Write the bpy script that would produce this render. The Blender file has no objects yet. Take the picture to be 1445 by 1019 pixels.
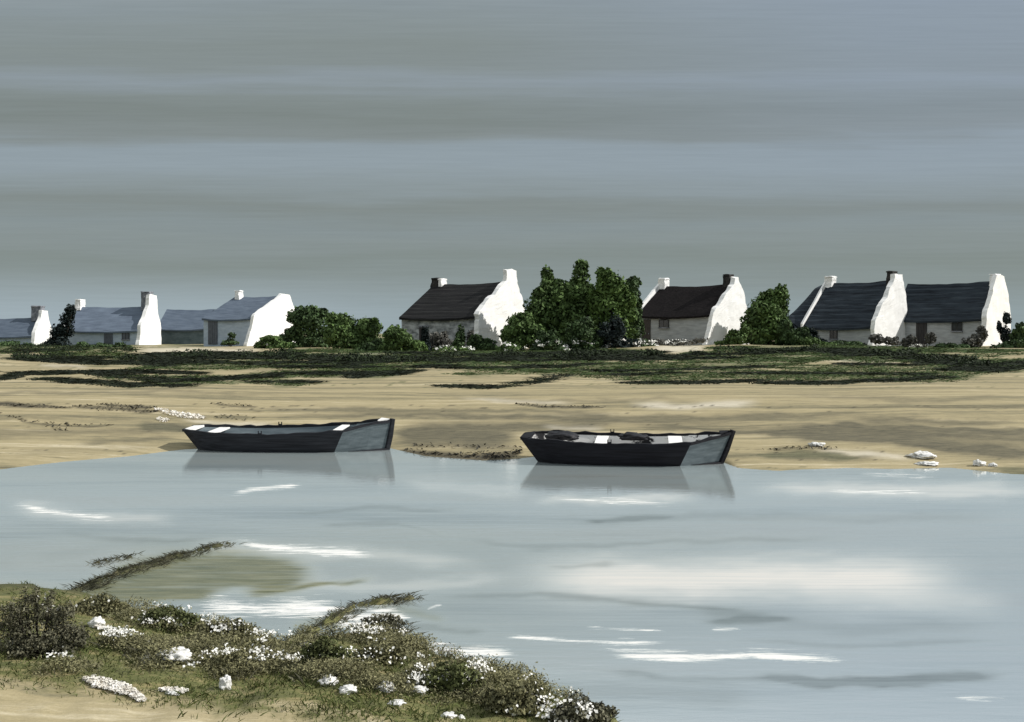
import bpy, bmesh, math, random
import numpy as np
from mathutils import Vector, Matrix, noise as mnoise

R = math.radians
rng = np.random.default_rng(7)
random.seed(7)
scn = bpy.context.scene
COL = scn.collection

# ------------------------------------------------------------------ camera model (photo pixels 1445 x 1019)
F = 1445 * 35 / 36.0
EYE = 3.15
HZ = 470.0
CX = 722.5


def at(px, py, d):
    """world point seen at photo pixel (px,py) at distance d along +Y"""
    return Vector(((px - CX) * d / F, d, EYE - (py - HZ) * d / F))


def to_px(X, Y, Z):
    return CX + F * X / Y, HZ + F * (EYE - Z) / Y


# ------------------------------------------------------------------ small numpy value noise
_perm = rng.random((256, 256))


def vnoise(x, y):
    xi = np.floor(x).astype(int); yi = np.floor(y).astype(int)
    fx = x - xi; fy = y - yi
    fx = fx * fx * (3 - 2 * fx); fy = fy * fy * (3 - 2 * fy)
    g = lambda a, b: _perm[a & 255, b & 255]
    return (g(xi, yi) * (1 - fx) + g(xi + 1, yi) * fx) * (1 - fy) + (g(xi, yi + 1) * (1 - fx) + g(xi + 1, yi + 1) * fx) * fy


def fbm(x, y, o=3):
    s = 0; a = 0.5; t = 0
    for _ in range(o):
        s = s + a * vnoise(x, y); t += a
        x = x * 2.03 + 17.3; y = y * 2.03 + 5.1; a *= 0.5
    return s / t


# ------------------------------------------------------------------ terrain
def water_pts(lst):
    out = []
    for px, py in lst:
        Y = EYE * F / (py - HZ)
        out.append(((px - CX) * Y / F, Y))
    a = np.array(sorted(out))
    return a[:, 0], a[:, 1]


FS = water_pts([(-1600, 664), (-300, 668), (0, 662), (90, 652), (180, 644), (262, 634), (400, 628), (540, 631), (600, 645), (680, 650), (735, 646),
                (850, 640), (1000, 644), (1040, 660), (1100, 665), (1200, 662), (1340, 660), (1420, 668), (1480, 671), (1900, 668), (3200, 668)])
nx, ny = water_pts([(-900, 790), (-200, 815), (0, 826), (50, 822), (110, 838), (170, 850), (260, 862), (330, 885), (420, 906), (500, 897),
                    (555, 895), (640, 932), (740, 962), (800, 985), (860, 1002), (885, 1030)])
NS = (np.append(nx, [1.05, 1.3, 2.2, 5.0]), np.append(ny, [6.4, 4.2, 0.2, -6.0]))
BASE_X = np.array([-90, -55, -30, -12, 0, 8, 14, 22, 30, 40, 60, 120.0])
BASE_Z = np.array([1.35, 1.38, 1.40, 1.42, 1.45, 1.6, 1.85, 1.95, 1.85, 1.72, 1.65, 1.6])
SPITS = []
for pts, w, hgt in (([(95, 842), (120, 828), (180, 806), (240, 788), (325, 766)], 0.09, 0.05),
                    ([(410, 912), (455, 885), (500, 856), (575, 846)], 0.08, 0.06),
                    ([(130, 796), (185, 786)], 0.06, 0.03)):
    P = np.array([((px - CX) * (EYE * F / (py - HZ)) / F, EYE * F / (py - HZ)) for px, py in pts])
    SPITS.append((P, w, hgt))


def sstep(a, b, x):
    t = np.clip((x - a) / (b - a), 0, 1)
    return t * t * (3 - 2 * t)


def zfun(X, Y):
    X = np.asarray(X, float); Y = np.asarray(Y, float)
    s0 = np.interp(X, *FS); s1 = sum(np.interp(X + q, *FS) for q in np.linspace(-7, 7, 15)) / 15
    kk = sstep(0.5, 7, Y - np.minimum(s0, s1))
    t = Y - (s0 * (1 - kk) + s1 * kk) + (vnoise(X * 0.9, Y * 0.3) - 0.5) * 0.5
    zb = np.interp(X, BASE_X, BASE_Z)
    zf = np.where(t > 0,
                  np.interp(t, [0, 3, 14, 30, 58, 72, 200, 400], [0, 0.16, 0.72, 0.98, 1.30, 1.42, 1.42, 1.0]),
                  -0.6 * (1 - np.exp(np.minimum(t, 0) * 0.25)))
    k = sstep(40, 66, t) * (1 - sstep(200, 400, t))
    zf = zf * (1 - k) + zb * k
    zf = zf + sstep(10, 30, t) * (1 - sstep(150, 300, t)) * (vnoise(X * 0.22, Y * 0.16) - 0.5) * 0.22
    zf = zf + sstep(1, 5, t) * (vnoise(X * 0.6 + 9, Y * 0.5) - 0.5) * 0.05
    # low green bank at the water's edge, right
    for bx, by, ax, ay, bh in ((9.0, 26.5, 2.6, 1.6, 0.10),):
        zf = zf + bh * np.exp(-((X - bx) / ax) ** 2 - ((Y - by) / ay) ** 2)
    n = np.interp(X, *NS) - Y + (vnoise(X * 2.1, Y * 2.1) - 0.5) * 0.35
    zn = np.where(n > 0, 0.42 * (1 - np.exp(-np.maximum(n, 0) * 0.55)), -0.6 * (1 - np.exp(np.minimum(n, 0) * 0.5)))
    zn = zn + sstep(0.2, 0.8, n) * (fbm(X * 1.7, Y * 1.7) - 0.5) * 0.14
    z = np.maximum(zf, zn)
    for P, w, hgt in SPITS:
        dmin = np.full(X.shape, 1e9)
        for i in range(len(P) - 1):
            a = P[i]; b = P[i + 1]; ab = b - a
            u = np.clip(((X - a[0]) * ab[0] + (Y - a[1]) * ab[1]) / (ab @ ab), 0, 1)
            dmin = np.minimum(dmin, np.hypot(X - a[0] - u * ab[0], Y - a[1] - u * ab[1]))
        dmin = dmin + (vnoise(X * 6, Y * 6) - 0.5) * 0.1
        z = np.maximum(z, -0.6 + (0.6 + hgt) * np.exp(-(dmin / (w * 2.2)) ** 2))
    return z


def ground_px(px, py, lo=4.0, hi=170.0):
    """first ground point seen at photo pixels (arrays)"""
    px = np.atleast_1d(np.asarray(px, float)); py = np.atleast_1d(np.asarray(py, float))
    Ys = np.geomspace(lo, hi, 200)
    kx = (px - CX) / F; ky = (py - HZ) / F
    res = np.full(px.shape, np.nan)
    for i in range(0, len(px), 20000):
        s = slice(i, i + 20000)
        XX = kx[s, None] * Ys[None]; ZZ = EYE - ky[s, None] * Ys[None]
        g = np.maximum(zfun(XX, np.broadcast_to(Ys, XX.shape)), 0.0)
        hit = ZZ <= g
        j = hit.argmax(1)
        jm = np.maximum(j - 1, 0)
        r = np.arange(len(j))
        d1 = ZZ[r, jm] - g[r, jm]; d2 = ZZ[r, j] - g[r, j]
        f = np.clip(d1 / np.maximum(d1 - d2, 1e-6), 0, 1)
        Yh = Ys[jm] + (Ys[j] - Ys[jm]) * f
        Yh[~hit.any(1)] = np.nan
        res[s] = Yh
    X = kx * res
    return X, res, zfun(np.nan_to_num(X), np.nan_to_num(res, nan=30.0))


def gp(px, py):
    X, Y, Z = ground_px([px], [py])
    return Vector((X[0], Y[0], Z[0]))


# strokes in photo pixels -> mask laid on the ground
def stroke_mask(px, py, strokes, soft=False):
    m = np.zeros(px.shape)
    for pts, h, s in strokes:
        xs = np.array([p[0] for p in pts], float); ys = np.array([p[1] for p in pts], float)
        yl = np.interp(px, xs, ys)
        tap = np.clip(np.minimum(px - xs[0], xs[-1] - px) / (0.18 * (xs[-1] - xs[0]) + 1) + 0.15, 0, 1)
        tap = np.where((px < xs[0]) | (px > xs[-1]), 0, tap)
        if soft:
            u = np.clip(np.minimum(px - xs[0], xs[-1] - px) / (0.22 * (xs[-1] - xs[0]) + 1), 0, 1)
            tp = u * u * (3 - 2 * u)
            m = 1 - (1 - m) * (1 - s * tp * np.exp(-((py - yl) / (h * 0.62)) ** 2))
            continue
        m = np.maximum(m, s * np.clip(1.4 * (1 - np.abs(py - yl) / (h * tap + 0.05)), 0, 1))
    return m


# ------------------------------------------------------------------ materials
def new_mat(name):
    m = bpy.data.materials.new(name); m.use_nodes = True
    nt = m.node_tree; nt.nodes.clear()
    out = nt.nodes.new('ShaderNodeOutputMaterial')
    b = nt.nodes.new('ShaderNodeBsdfPrincipled')
    nt.links.new(b.outputs[0], out.inputs[0])
    return m, nt, b


def nd(nt, typ, **kw):
    n = nt.nodes.new(typ)
    for k, v in kw.items():
        if k.startswith('i_'):
            n.inputs[int(k[2:]) if k[2:].isdigit() else k[2:]].default_value = v
        else:
            setattr(n, k, v)
    return n


def noise_tex(nt, scale=(1, 1, 1), s=1.0, detail=6, rough=0.6, coord='Object', dist=0.0):
    tc = nd(nt, 'ShaderNodeTexCoord'); mp = nd(nt, 'ShaderNodeMapping')
    mp.inputs['Scale'].default_value = scale
    nt.links.new(tc.outputs[coord], mp.inputs[0])
    n = nd(nt, 'ShaderNodeTexNoise'); n.inputs['Scale'].default_value = s; n.inputs['Detail'].default_value = detail
    n.inputs['Roughness'].default_value = rough; n.inputs['Distortion'].default_value = dist
    nt.links.new(mp.outputs[0], n.inputs['Vector'])
    return n.outputs['Fac']


def ramp(nt, fac, stops, interp='LINEAR'):
    r = nd(nt, 'ShaderNodeValToRGB'); r.color_ramp.interpolation = interp
    e = r.color_ramp.elements
    while len(e) > 1: e.remove(e[-1])
    e[0].position = stops[0][0]; e[0].color = c4(stops[0][1])
    for p, c in stops[1:]:
        x = e.new(p); x.color = c4(c)
    nt.links.new(fac, r.inputs[0])
    return r.outputs[0]


def c4(c):
    if isinstance(c, (int, float)): return (c, c, c, 1)
    return (c[0], c[1], c[2], 1)


def mixc(nt, fac, a, b, blend='MIX'):
    m = nd(nt, 'ShaderNodeMix', data_type='RGBA', blend_type=blend)
    for sock, v in ((m.inputs[0], fac), (m.inputs[6], a), (m.inputs[7], b)):
        if hasattr(v, 'is_linked') or isinstance(v, bpy.types.NodeSocket): nt.links.new(v, sock)
        elif sock == m.inputs[0]: sock.default_value = v
        else: sock.default_value = c4(v)
    return m.outputs[2]


def math_n(nt, op, a, b=None, clamp=False):
    m = nd(nt, 'ShaderNodeMath', operation=op, use_clamp=clamp)
    for i, v in enumerate((a, b)):
        if v is None: continue
        if isinstance(v, bpy.types.NodeSocket): nt.links.new(v, m.inputs[i])
        else: m.inputs[i].default_value = v
    return m.outputs[0]


def attr(nt, name):
    a = nd(nt, 'ShaderNodeAttribute', attribute_name=name)
    return a.outputs['Fac']


def bump(nt, b, h, strength=0.3, dist=0.05):
    bp = nd(nt, 'ShaderNodeBump'); bp.inputs['Strength'].default_value = strength; bp.inputs['Distance'].default_value = dist
    nt.links.new(h, bp.inputs['Height']); nt.links.new(bp.outputs[0], b.inputs['Normal'])


def simple(name, dark, light, scale=(1, 1, 1), s=4.0, rough=0.85, bstr=0.3, bdist=0.03, lo=0.3, hi=0.7, spec=0.3, detail=6):
    m, nt, b = new_mat(name)
    f = noise_tex(nt, scale, s, detail)
    nt.links.new(ramp(nt, f, [(lo, dark), (hi, light)]), b.inputs['Base Color'])
    b.inputs['Roughness'].default_value = rough; b.inputs['Specular IOR Level'].default_value = spec
    if bstr: bump(nt, b, f, bstr, bdist)
    return m


def leaf_mat(name, dark, light, dry=None, spec=0.15):
    m, nt, b = new_mat(name)
    v = attr(nt, 'tone')
    f = noise_tex(nt, (1, 1, 1), 0.9, 3)
    k = math_n(nt, 'ADD', math_n(nt, 'MULTIPLY', v, 0.65), math_n(nt, 'MULTIPLY', f, 0.45))
    st = [(0.2, dark), (0.85, light)]
    if dry: st.append((0.98, dry))
    nt.links.new(ramp(nt, k, st), b.inputs['Base Color'])
    b.inputs['Roughness'].default_value = 0.7; b.inputs['Specular IOR Level'].default_value = spec
    return m


M = {}
M['slate_dark'] = simple('dark slate', (0.006, 0.006, 0.007), (0.022, 0.022, 0.023), (0.12, 3.0, 9), 2.0, 0.8, 0.5, 0.05, spec=0.15)
def coursed(name, dark, light, line, per, noise_s):
    m, nt, b = new_mat(name)
    f = noise_tex(nt, noise_s, 1.6, 8, 0.65)
    tc = nd(nt, 'ShaderNodeTexCoord'); wv = nd(nt, 'ShaderNodeTexWave', wave_type='BANDS', bands_direction='Z', wave_profile='SAW')
    wv.inputs['Scale'].default_value = per; wv.inputs['Distortion'].default_value = 2.5; wv.inputs['Detail'].default_value = 3; wv.inputs['Detail Scale'].default_value = 0.6
    nt.links.new(tc.outputs['Object'], wv.inputs['Vector'])
    c = ramp(nt, f, [(0.3, dark), (0.7, light)])
    edge = math_n(nt, 'MULTIPLY', math_n(nt, 'POWER', wv.outputs['Fac'], 5.0), math_n(nt, 'MULTIPLY', math_n(nt, 'SUBTRACT', f, 0.35), 3.0, True), True)
    nt.links.new(mixc(nt, edge, c, line), b.inputs['Base Color'])
    b.inputs['Roughness'].default_value = 0.85; b.inputs['Specular IOR Level'].default_value = 0.15
    bump(nt, b, math_n(nt, 'ADD', wv.outputs['Fac'], f), 0.5, 0.06)
    return m


M['slate_dark'] = coursed('dark coursed thatch', (0.006, 0.006, 0.007), (0.020, 0.020, 0.021), (0.055, 0.055, 0.052), 0.75, (0.12, 2.0, 5))
M['slate_blue'] = coursed('blue black slate', (0.007, 0.009, 0.013), (0.040, 0.053, 0.067), (0.075, 0.092, 0.108), 0.55, (0.22, 1.4, 2.6))
M['slate_brown'] = simple('brown black thatch', (0.007, 0.006, 0.0065), (0.019, 0.016, 0.0165), (1.2, 1.5, 1.5), 3, 0.9, 0.6, 0.06, spec=0.08)
M['slate_pale'] = simple('pale blue slate', (0.105, 0.132, 0.178), (0.165, 0.205, 0.265), (0.35, 1.2, 2.2), 1.3, 0.85, 0.4, 0.05, spec=0.15)  # slate blue, lightened to put the distance haze into the colour
M['slate_pale_deep'] = simple('blue grey slate', (0.075, 0.098, 0.135), (0.130, 0.162, 0.208), (0.35, 1.2, 2.2), 1.6, 0.85, 0.4, 0.05, spec=0.15)  # deeper slate blue, also lifted by haze painted into it
M['white'] = simple('limewash', (0.84, 0.83, 0.815), (0.91, 0.905, 0.89), (1, 1, 0.5), 1.8, 0.9, 0.25, 0.03)
M['grey_wall'] = simple('grey render wall', (0.27, 0.285, 0.295), (0.46, 0.48, 0.49), (0.5, 0.5, 2.6), 1.6, 0.9, 0.5, 0.05)
M['grey_wall_stone'] = simple('patched grey stone wall', (0.13, 0.14, 0.145), (0.46, 0.48, 0.49), (0.8, 0.8, 1.6), 1.5, 0.9, 0.7, 0.06, 0.36, 0.62)
M['hazed_blue_wall'] = simple('blue grey wall', (0.36, 0.43, 0.52), (0.52, 0.59, 0.68), (0.6, 0.6, 2.2), 1.6, 0.9, 0.4, 0.05)  # bluer and lighter: distance haze painted into the wall colour
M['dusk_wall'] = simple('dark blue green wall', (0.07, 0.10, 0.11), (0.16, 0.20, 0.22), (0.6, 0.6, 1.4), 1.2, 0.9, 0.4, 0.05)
M['stone_stack'] = simple('grey chimney stone', (0.10, 0.11, 0.13), (0.30, 0.31, 0.34), (1, 1, 0.5), 3.0, 0.9, 0.6, 0.06)
M['dark_stack'] = simple('dark chimney stone', (0.012, 0.012, 0.012), (0.05, 0.048, 0.045), (1, 1, 0.5), 3.0, 0.9, 0.6, 0.06)
M['dark_wood'] = simple('dark door wood', (0.020, 0.019, 0.020), (0.055, 0.052, 0.052), (6, 6, 0.6), 3.0, 0.8, 0.4, 0.02)
M['brown_wood'] = simple('brown door wood', (0.035, 0.030, 0.028), (0.085, 0.072, 0.066), (6, 6, 0.6), 3.0, 0.8, 0.4, 0.02)
M['pane'] = simple('dark window glass', (0.012, 0.013, 0.015), (0.03, 0.032, 0.036), (1, 1, 1), 3, 0.25, 0, spec=0.5)
M['pane_blue'] = simple('blue grey window glass', (0.07, 0.08, 0.10), (0.12, 0.13, 0.16), (1, 1, 1), 3, 0.3, 0, spec=0.5)
M['bark'] = simple('bark', (0.02, 0.016, 0.012), (0.06, 0.05, 0.04), (3, 3, 0.6), 3, 0.95, 0.6, 0.03)
M['hull'] = simple('black tarred planks', (0.006, 0.007, 0.010), (0.030, 0.033, 0.040), (0.5, 4, 14), 2.2, 0.75, 0.5, 0.015, 0.35, 0.75, spec=0.25)
M['hull_black'] = simple('jet black tar', (0.003, 0.003, 0.005), (0.014, 0.015, 0.020), (0.5, 4, 12), 2.2, 0.75, 0.5, 0.012, 0.35, 0.75, spec=0.2)
M['boat_grey'] = simple('worn grey blue paint', (0.060, 0.080, 0.090), (0.130, 0.160, 0.172), (1, 1, 5), 2.5, 0.75, 0.3, 0.01)
M['boat_inner'] = simple('faded grey paint', (0.10, 0.13, 0.15), (0.22, 0.26, 0.28), (0.6, 3, 6), 2.5, 0.85, 0.3, 0.01)
M['boat_white'] = simple('flaking white paint', (0.66, 0.66, 0.64), (0.84, 0.83, 0.81), (1, 3, 3), 3.5, 0.7, 0.3, 0.01, 0.28, 0.5)
M['boat_broken'] = simple('white paint flaked to black', (0.012, 0.012, 0.014), (0.80, 0.79, 0.77), (1.6, 2, 4), 1.5, 0.8, 0.3, 0.01, 0.44, 0.50)
M['tarp'] = simple('black tarpaulin', (0.004, 0.004, 0.006), (0.018, 0.018, 0.022), (1, 1, 1), 5, 0.6, 0.6, 0.03)
M['stone_white'] = simple('chalky white stone', (0.30, 0.30, 0.29), (0.86, 0.85, 0.82), (1, 1, 1), 14, 0.9, 0.8, 0.02, 0.30, 0.56)
M['blossom'] = simple('white petals', (0.72, 0.71, 0.66), (0.88, 0.87, 0.83), (1, 1, 1), 20, 0.8, 0)
M['shell'] = simple('bleached shell', (0.62, 0.57, 0.48), (0.86, 0.84, 0.80), (1, 1, 1), 8, 0.85, 0)
M['leaf_mid'] = leaf_mat('mid green leaves', (0.012, 0.022, 0.008), (0.160, 0.250, 0.082))
M['leaf_dark'] = leaf_mat('dark green leaves', (0.008, 0.014, 0.008), (0.105, 0.168, 0.068))
M['leaf_fresh'] = leaf_mat('fresh green leaves', (0.014, 0.030, 0.009), (0.170, 0.265, 0.078))
M['leaf_black'] = leaf_mat('blackish evergreen leaves', (0.005, 0.009, 0.010), (0.030, 0.044, 0.042))
M['leaf_olive'] = leaf_mat('olive shore leaves', (0.026, 0.029, 0.016), (0.290, 0.275, 0.145), (0.50, 0.44, 0.27))
M['leaf_scrub'] = leaf_mat('grey scrub twigs', (0.030, 0.030, 0.028), (0.20, 0.195, 0.17))
M['grass_dark'] = leaf_mat('black green marsh grass', (0.006, 0.008, 0.007), (0.030, 0.040, 0.020))
M['grass_green'] = leaf_mat('green marsh grass', (0.022, 0.040, 0.013), (0.095, 0.140, 0.045), (0.20, 0.19, 0.09))
M['grass_shore'] = leaf_mat('near bank grass', (0.035, 0.050, 0.014), (0.130, 0.150, 0.048), (0.30, 0.26, 0.13))
M['leaf_shore'] = leaf_mat('near bank leaves', (0.020, 0.027, 0.012), (0.195, 0.215, 0.085), (0.36, 0.33, 0.20))
M['leaf_ash'] = leaf_mat('ash grey shore leaves', (0.020, 0.022, 0.015), (0.235, 0.225, 0.150), (0.42, 0.39, 0.30))
M['scrub'] = leaf_mat('blackish green scrub', (0.007, 0.010, 0.007), (0.040, 0.060, 0.024))
M['weed'] = simple('dark seaweed', (0.010, 0.011, 0.009), (0.045, 0.042, 0.030), (1, 1, 1), 6, 0.7, 0.4, 0.02)


# ------------------------------------------------------------------ object helpers
def link(name, me, mat=None, parent=None):
    o = bpy.data.objects.new(name, me); COL.objects.link(o)
    if mat is not None: me.materials.append(mat)
    if parent is not None: o.parent = parent
    return o


def tag(o, label, cat, group=None, kind=None):
    if label: o['label'] = label
    if cat: o['category'] = cat
    if group: o['group'] = group
    if kind: o['kind'] = kind
    return o


def empty(name, loc, rz=0.0):
    o = bpy.data.objects.new(name, None); COL.objects.link(o)
    o.location = loc; o.rotation_euler = (0, 0, rz); o.empty_display_size = 0.2
    return o


def np_mesh(name, verts, faces, tone=None, smooth=False, attrs=None):
    me = bpy.data.meshes.new(name)
    verts = np.asarray(verts, np.float32); faces = np.asarray(faces, np.int32)
    k = faces.shape[1]; nf = len(faces)
    me.vertices.add(len(verts)); me.vertices.foreach_set('co', verts.ravel())
    me.loops.add(nf * k); me.loops.foreach_set('vertex_index', faces.ravel())
    me.polygons.add(nf)
    me.polygons.foreach_set('loop_start', np.arange(0, nf * k, k, dtype=np.int32))
    me.polygons.foreach_set('loop_total', np.full(nf, k, np.int32))
    if smooth: me.polygons.foreach_set('use_smooth', np.ones(nf, bool))
    allat = dict(attrs or {})
    if tone is not None: allat['tone'] = tone
    for n, a in allat.items():
        at_ = me.attributes.new(n, 'FLOAT', 'POINT'); at_.data.foreach_set('value', np.asarray(a, np.float32).ravel())
    me.update(calc_edges=True); me.validate()
    return me


def bm_obj(name, bm, mat, parent=None, smooth=False):
    me = bpy.data.meshes.new(name)
    bmesh.ops.recalc_face_normals(bm, faces=bm.faces)
    bm.to_mesh(me); bm.free()
    if smooth:
        for p in me.polygons: p.use_smooth = True
    return link(name, me, mat, parent)


def add_prism(bm, ring_a, ring_b):
    """closed solid between two matching vertex rings"""
    a = [bm.verts.new(p) for p in ring_a]; b = [bm.verts.new(p) for p in ring_b]
    n = len(a)
    bm.faces.new(a[::-1]); bm.faces.new(b)
    for i in range(n):
        bm.faces.new((a[i], a[(i + 1) % n], b[(i + 1) % n], b[i]))


def add_box(bm, x0, x1, y0, y1, z0, z1, taper=0.0):
    t = taper
    add_prism(bm, [(x0, y0, z0), (x1, y0, z0), (x1, y1, z0), (x0, y1, z0)],
              [(x0 + t, y0 + t, z1), (x1 - t, y0 + t, z1), (x1 - t, y1 - t, z1), (x0 + t, y1 - t, z1)])


def roughen(bm, amp, cuts=3, scale=0.8, seed=0.0, keep_low=None):
    bmesh.ops.subdivide_edges(bm, edges=bm.edges[:], cuts=cuts, use_grid_fill=True)
    for v in bm.verts:
        d = mnoise.noise_vector(v.co * scale + Vector((seed, seed * 1.7, -seed)))
        e = mnoise.noise_vector(v.co * scale * 3.1 + Vector((-seed, seed * 2.7, seed)))
        v.co += d * amp + e * amp * 0.5


def add_tube(bm, pts, radii, seg=7):
    rings = []
    for i, p in enumerate(pts):
        p = Vector(p)
        d = (Vector(pts[min(i + 1, len(pts) - 1)]) - Vector(pts[max(i - 1, 0)])).normalized()
        q = d.to_track_quat('Z', 'Y')
        rings.append([bm.verts.new(p + q @ Vector((math.cos(2 * math.pi * k / seg) * radii[i], math.sin(2 * math.pi * k / seg) * radii[i], 0))) for k in range(seg)])
    for a, b in zip(rings, rings[1:]):
        for k in range(seg):
            bm.faces.new((a[k], a[(k + 1) % seg], b[(k + 1) % seg], b[k]))
    bm.faces.new(rings[0][::-1]); bm.faces.new(rings[-1])


def leaf_quads(pts, nrm, size, r, aspect=0.55, flip=0.6):
    """diamond leaves at pts facing roughly nrm"""
    n = len(pts)
    a = nrm + r.normal(0, flip, (n, 3)); a /= np.linalg.norm(a, axis=1, keepdims=True) + 1e-9
    t = np.cross(a, r.normal(0, 1, (n, 3))); t /= np.linalg.norm(t, axis=1, keepdims=True) + 1e-9
    b = np.cross(a, t)
    s = np.asarray(size)[:, None]
    bend = a * s * 0.25
    v = np.stack([pts - t * s, pts + b * s * aspect + bend, pts + t * s, pts - b * s * aspect + bend], 1).reshape(-1, 3)
    f = np.arange(n * 4).reshape(n, 4)
    return v, f


def crown_points(lobes, n, r, sub=9, subr=(0.28, 0.5)):
    """lobes: (centre xyz, radii xyz). leaves sit on smaller clumps spread over the lobes"""
    C, Rd, Wt = [], [], []
    for c, rad in lobes:
        c = np.array(c); rad = np.array(rad)
        C.append(c); Rd.append(rad * 0.72); Wt.append(np.prod(rad) ** (2 / 3) * 0.9)
        for _ in range(sub):
            d = r.normal(0, 1, 3); d /= np.linalg.norm(d)
            if d[2] < -0.55: d[2] *= -1
            k = r.uniform(*subr) * (1 if r.random() < 0.6 else 0.6)
            C.append(c + d * rad * (1.0 - k * 0.75)); Rd.append(rad * k * r.uniform(0.85, 1.15, 3)); Wt.append(np.prod(rad * k) ** (2 / 3) * 1.4)
    C = np.array(C); Rd = np.array(Rd); Wt = np.array(Wt); Wt /= Wt.sum()
    idx = r.choice(len(C), n, p=Wt)
    d = r.normal(0, 1, (n, 3)); d /= np.linalg.norm(d, axis=1, keepdims=True)
    rr = 1 - np.abs(r.normal(0, 0.22, n)) + np.where(r.random(n) < 0.12, r.random(n) * 0.35, 0); rr = np.clip(rr, 0.1, 1.35)
    pts = C[idx] + d * Rd[idx] * rr[:, None]
    tone = r.random(len(C))[idx] * 0.45 + r.random(n) * 0.55
    return pts, d, tone


def px_lobes(lobes, d, origin, depth=0.8):
    out = []
    for l in lobes:
        cx, cy, rx, ry = l[:4]; dd = d + (l[4] if len(l) > 4 else 0)
        p = at(cx, cy, dd) - origin
        out.append(((p.x, p.y, p.z), (rx * dd / F, rx * dd / F * depth, ry * dd / F)))
    return out


def tree(name, label, cat, lobes, d, base_px, mat, n=5000, size=0.22, trunk=0.16, group=None, seed=1, blossom=0, bmat='blossom', bsize=0.1, low=None, trunked=True):
    """lobes in photo pixels at distance d; root on the ground below base_px"""
    r = np.random.default_rng(seed)
    X = (base_px - CX) * d / F
    z = float(zfun(X, d))
    o = empty(name, (X, d, z)); tag(o, label, cat, group)
    L = px_lobes(lobes, d, Vector((X, d, z)))
    far = d > 20
    pts, nr, tone = crown_points(L, int(n * (1.7 if far else 1)), r, sub=11)
    k = pts[:, 2] > 0.02
    pts, nr, tone = pts[k], nr[k], tone[k]
    sz = size * (1.18 if far else 1) * r.uniform(0.55, 1.25, len(pts))
    v, f = leaf_quads(pts, nr, sz, r)
    link('crown' if trunked else 'foliage', np_mesh('crown', v, f, np.repeat(tone, 4)), M[mat], o)
    bm = bmesh.new()
    top = np.mean([c for c, _ in L], axis=0)
    if trunked:
        add_tube(bm, [(0, 0, -0.2), (top[0] * 0.1, top[1] * 0.1, top[2] * 0.35), (top[0] * 0.6, top[1] * 0.6, top[2] * 0.8), tuple(top)],
                 [trunk * 1.25, trunk, trunk * 0.7, trunk * 0.35])
        for c, rad in L:
            c = np.array(c)
            st = np.array([top[0] * 0.3, top[1] * 0.3, top[2] * 0.5]); mid = (st + c) / 2 + np.array([0, 0, rad[2] * 0.15])
            add_tube(bm, [tuple(st), tuple(mid), tuple(c + np.array([0, 0, rad[2] * 0.5]))], [trunk * 0.55, trunk * 0.38, trunk * 0.12], 5)
    else:
        for c, rad in L:
            for _ in range(4):
                e = np.array(c) + r.normal(0, 0.4, 3) * np.array(rad)
                add_tube(bm, [(r.normal(0, trunk * .2), 0, -0.03), tuple((e + np.array([c[0] * 0.5, c[1] * 0.5, 0])) / 2 * np.array([1, 1, 1])), tuple(e)],
                         [trunk * 0.4, trunk * 0.3, trunk * 0.1], 5)
    bm_obj('trunk' if trunked else 'stem', bm, M['bark'], o, True)
    if blossom:
        if low is not None:
            kk = pts[:, 2] < low
            bp, bn = pts[kk], nr[kk]
        else:
            kk = pts[:, 2] > np.percentile(pts[:, 2], 25); bp, bn = pts[kk], nr[kk]
        # petals gather in heads
        heads = r.choice(len(bp), max(5, blossom // (26 if d < 20 else 14))); hi = r.choice(heads, blossom)
        q = bp[hi] + bn[hi] * bsize * 0.8 + r.normal(0, bsize * (1.1 if d > 20 else 1.9), (blossom, 3)) * np.array([1.5, 1, 0.55])
        q[:, 2] = np.maximum(q[:, 2], 0.02)
        v, f = leaf_quads(q, bn[hi] + np.array([0.3, -0.3, 0.5]), bsize * r.uniform(0.5, 1.2, blossom), r, 0.8, 0.5)
        link('blossom', np_mesh('blossom', v, f), M[bmat], o)
    return o


# ------------------------------------------------------------------ ground sheet and water
yrow = np.concatenate([np.linspace(1500, 1060, 60), np.arange(1057, 700, -2.5), np.arange(700, 484, -1.0)])
Yr = EYE * F / (yrow - HZ)
Yr = np.concatenate([Yr, np.geomspace(Yr[-1] * 1.03, 4000, 30)])
pcol = np.concatenate([np.linspace(-3500, -420, 60), np.arange(-410, 1860, 5.0), np.linspace(1870, 5000, 60)])
KX = (pcol - CX) / F
XX = KX[None] * Yr[:, None]; YY = np.repeat(Yr[:, None], len(KX), 1)
ZZ = zfun(XX, YY)
ZZ = np.where(YY > 600, 0.6, ZZ)
PX, PY = to_px(XX, YY, ZZ)
nr_, nc_ = XX.shape
idx = np.arange(nr_ * nc_).reshape(nr_, nc_)
quads = np.stack([idx[:-1, :-1], idx[:-1, 1:], idx[1:, 1:], idx[1:, :-1]], -1).reshape(-1, 4)

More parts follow.
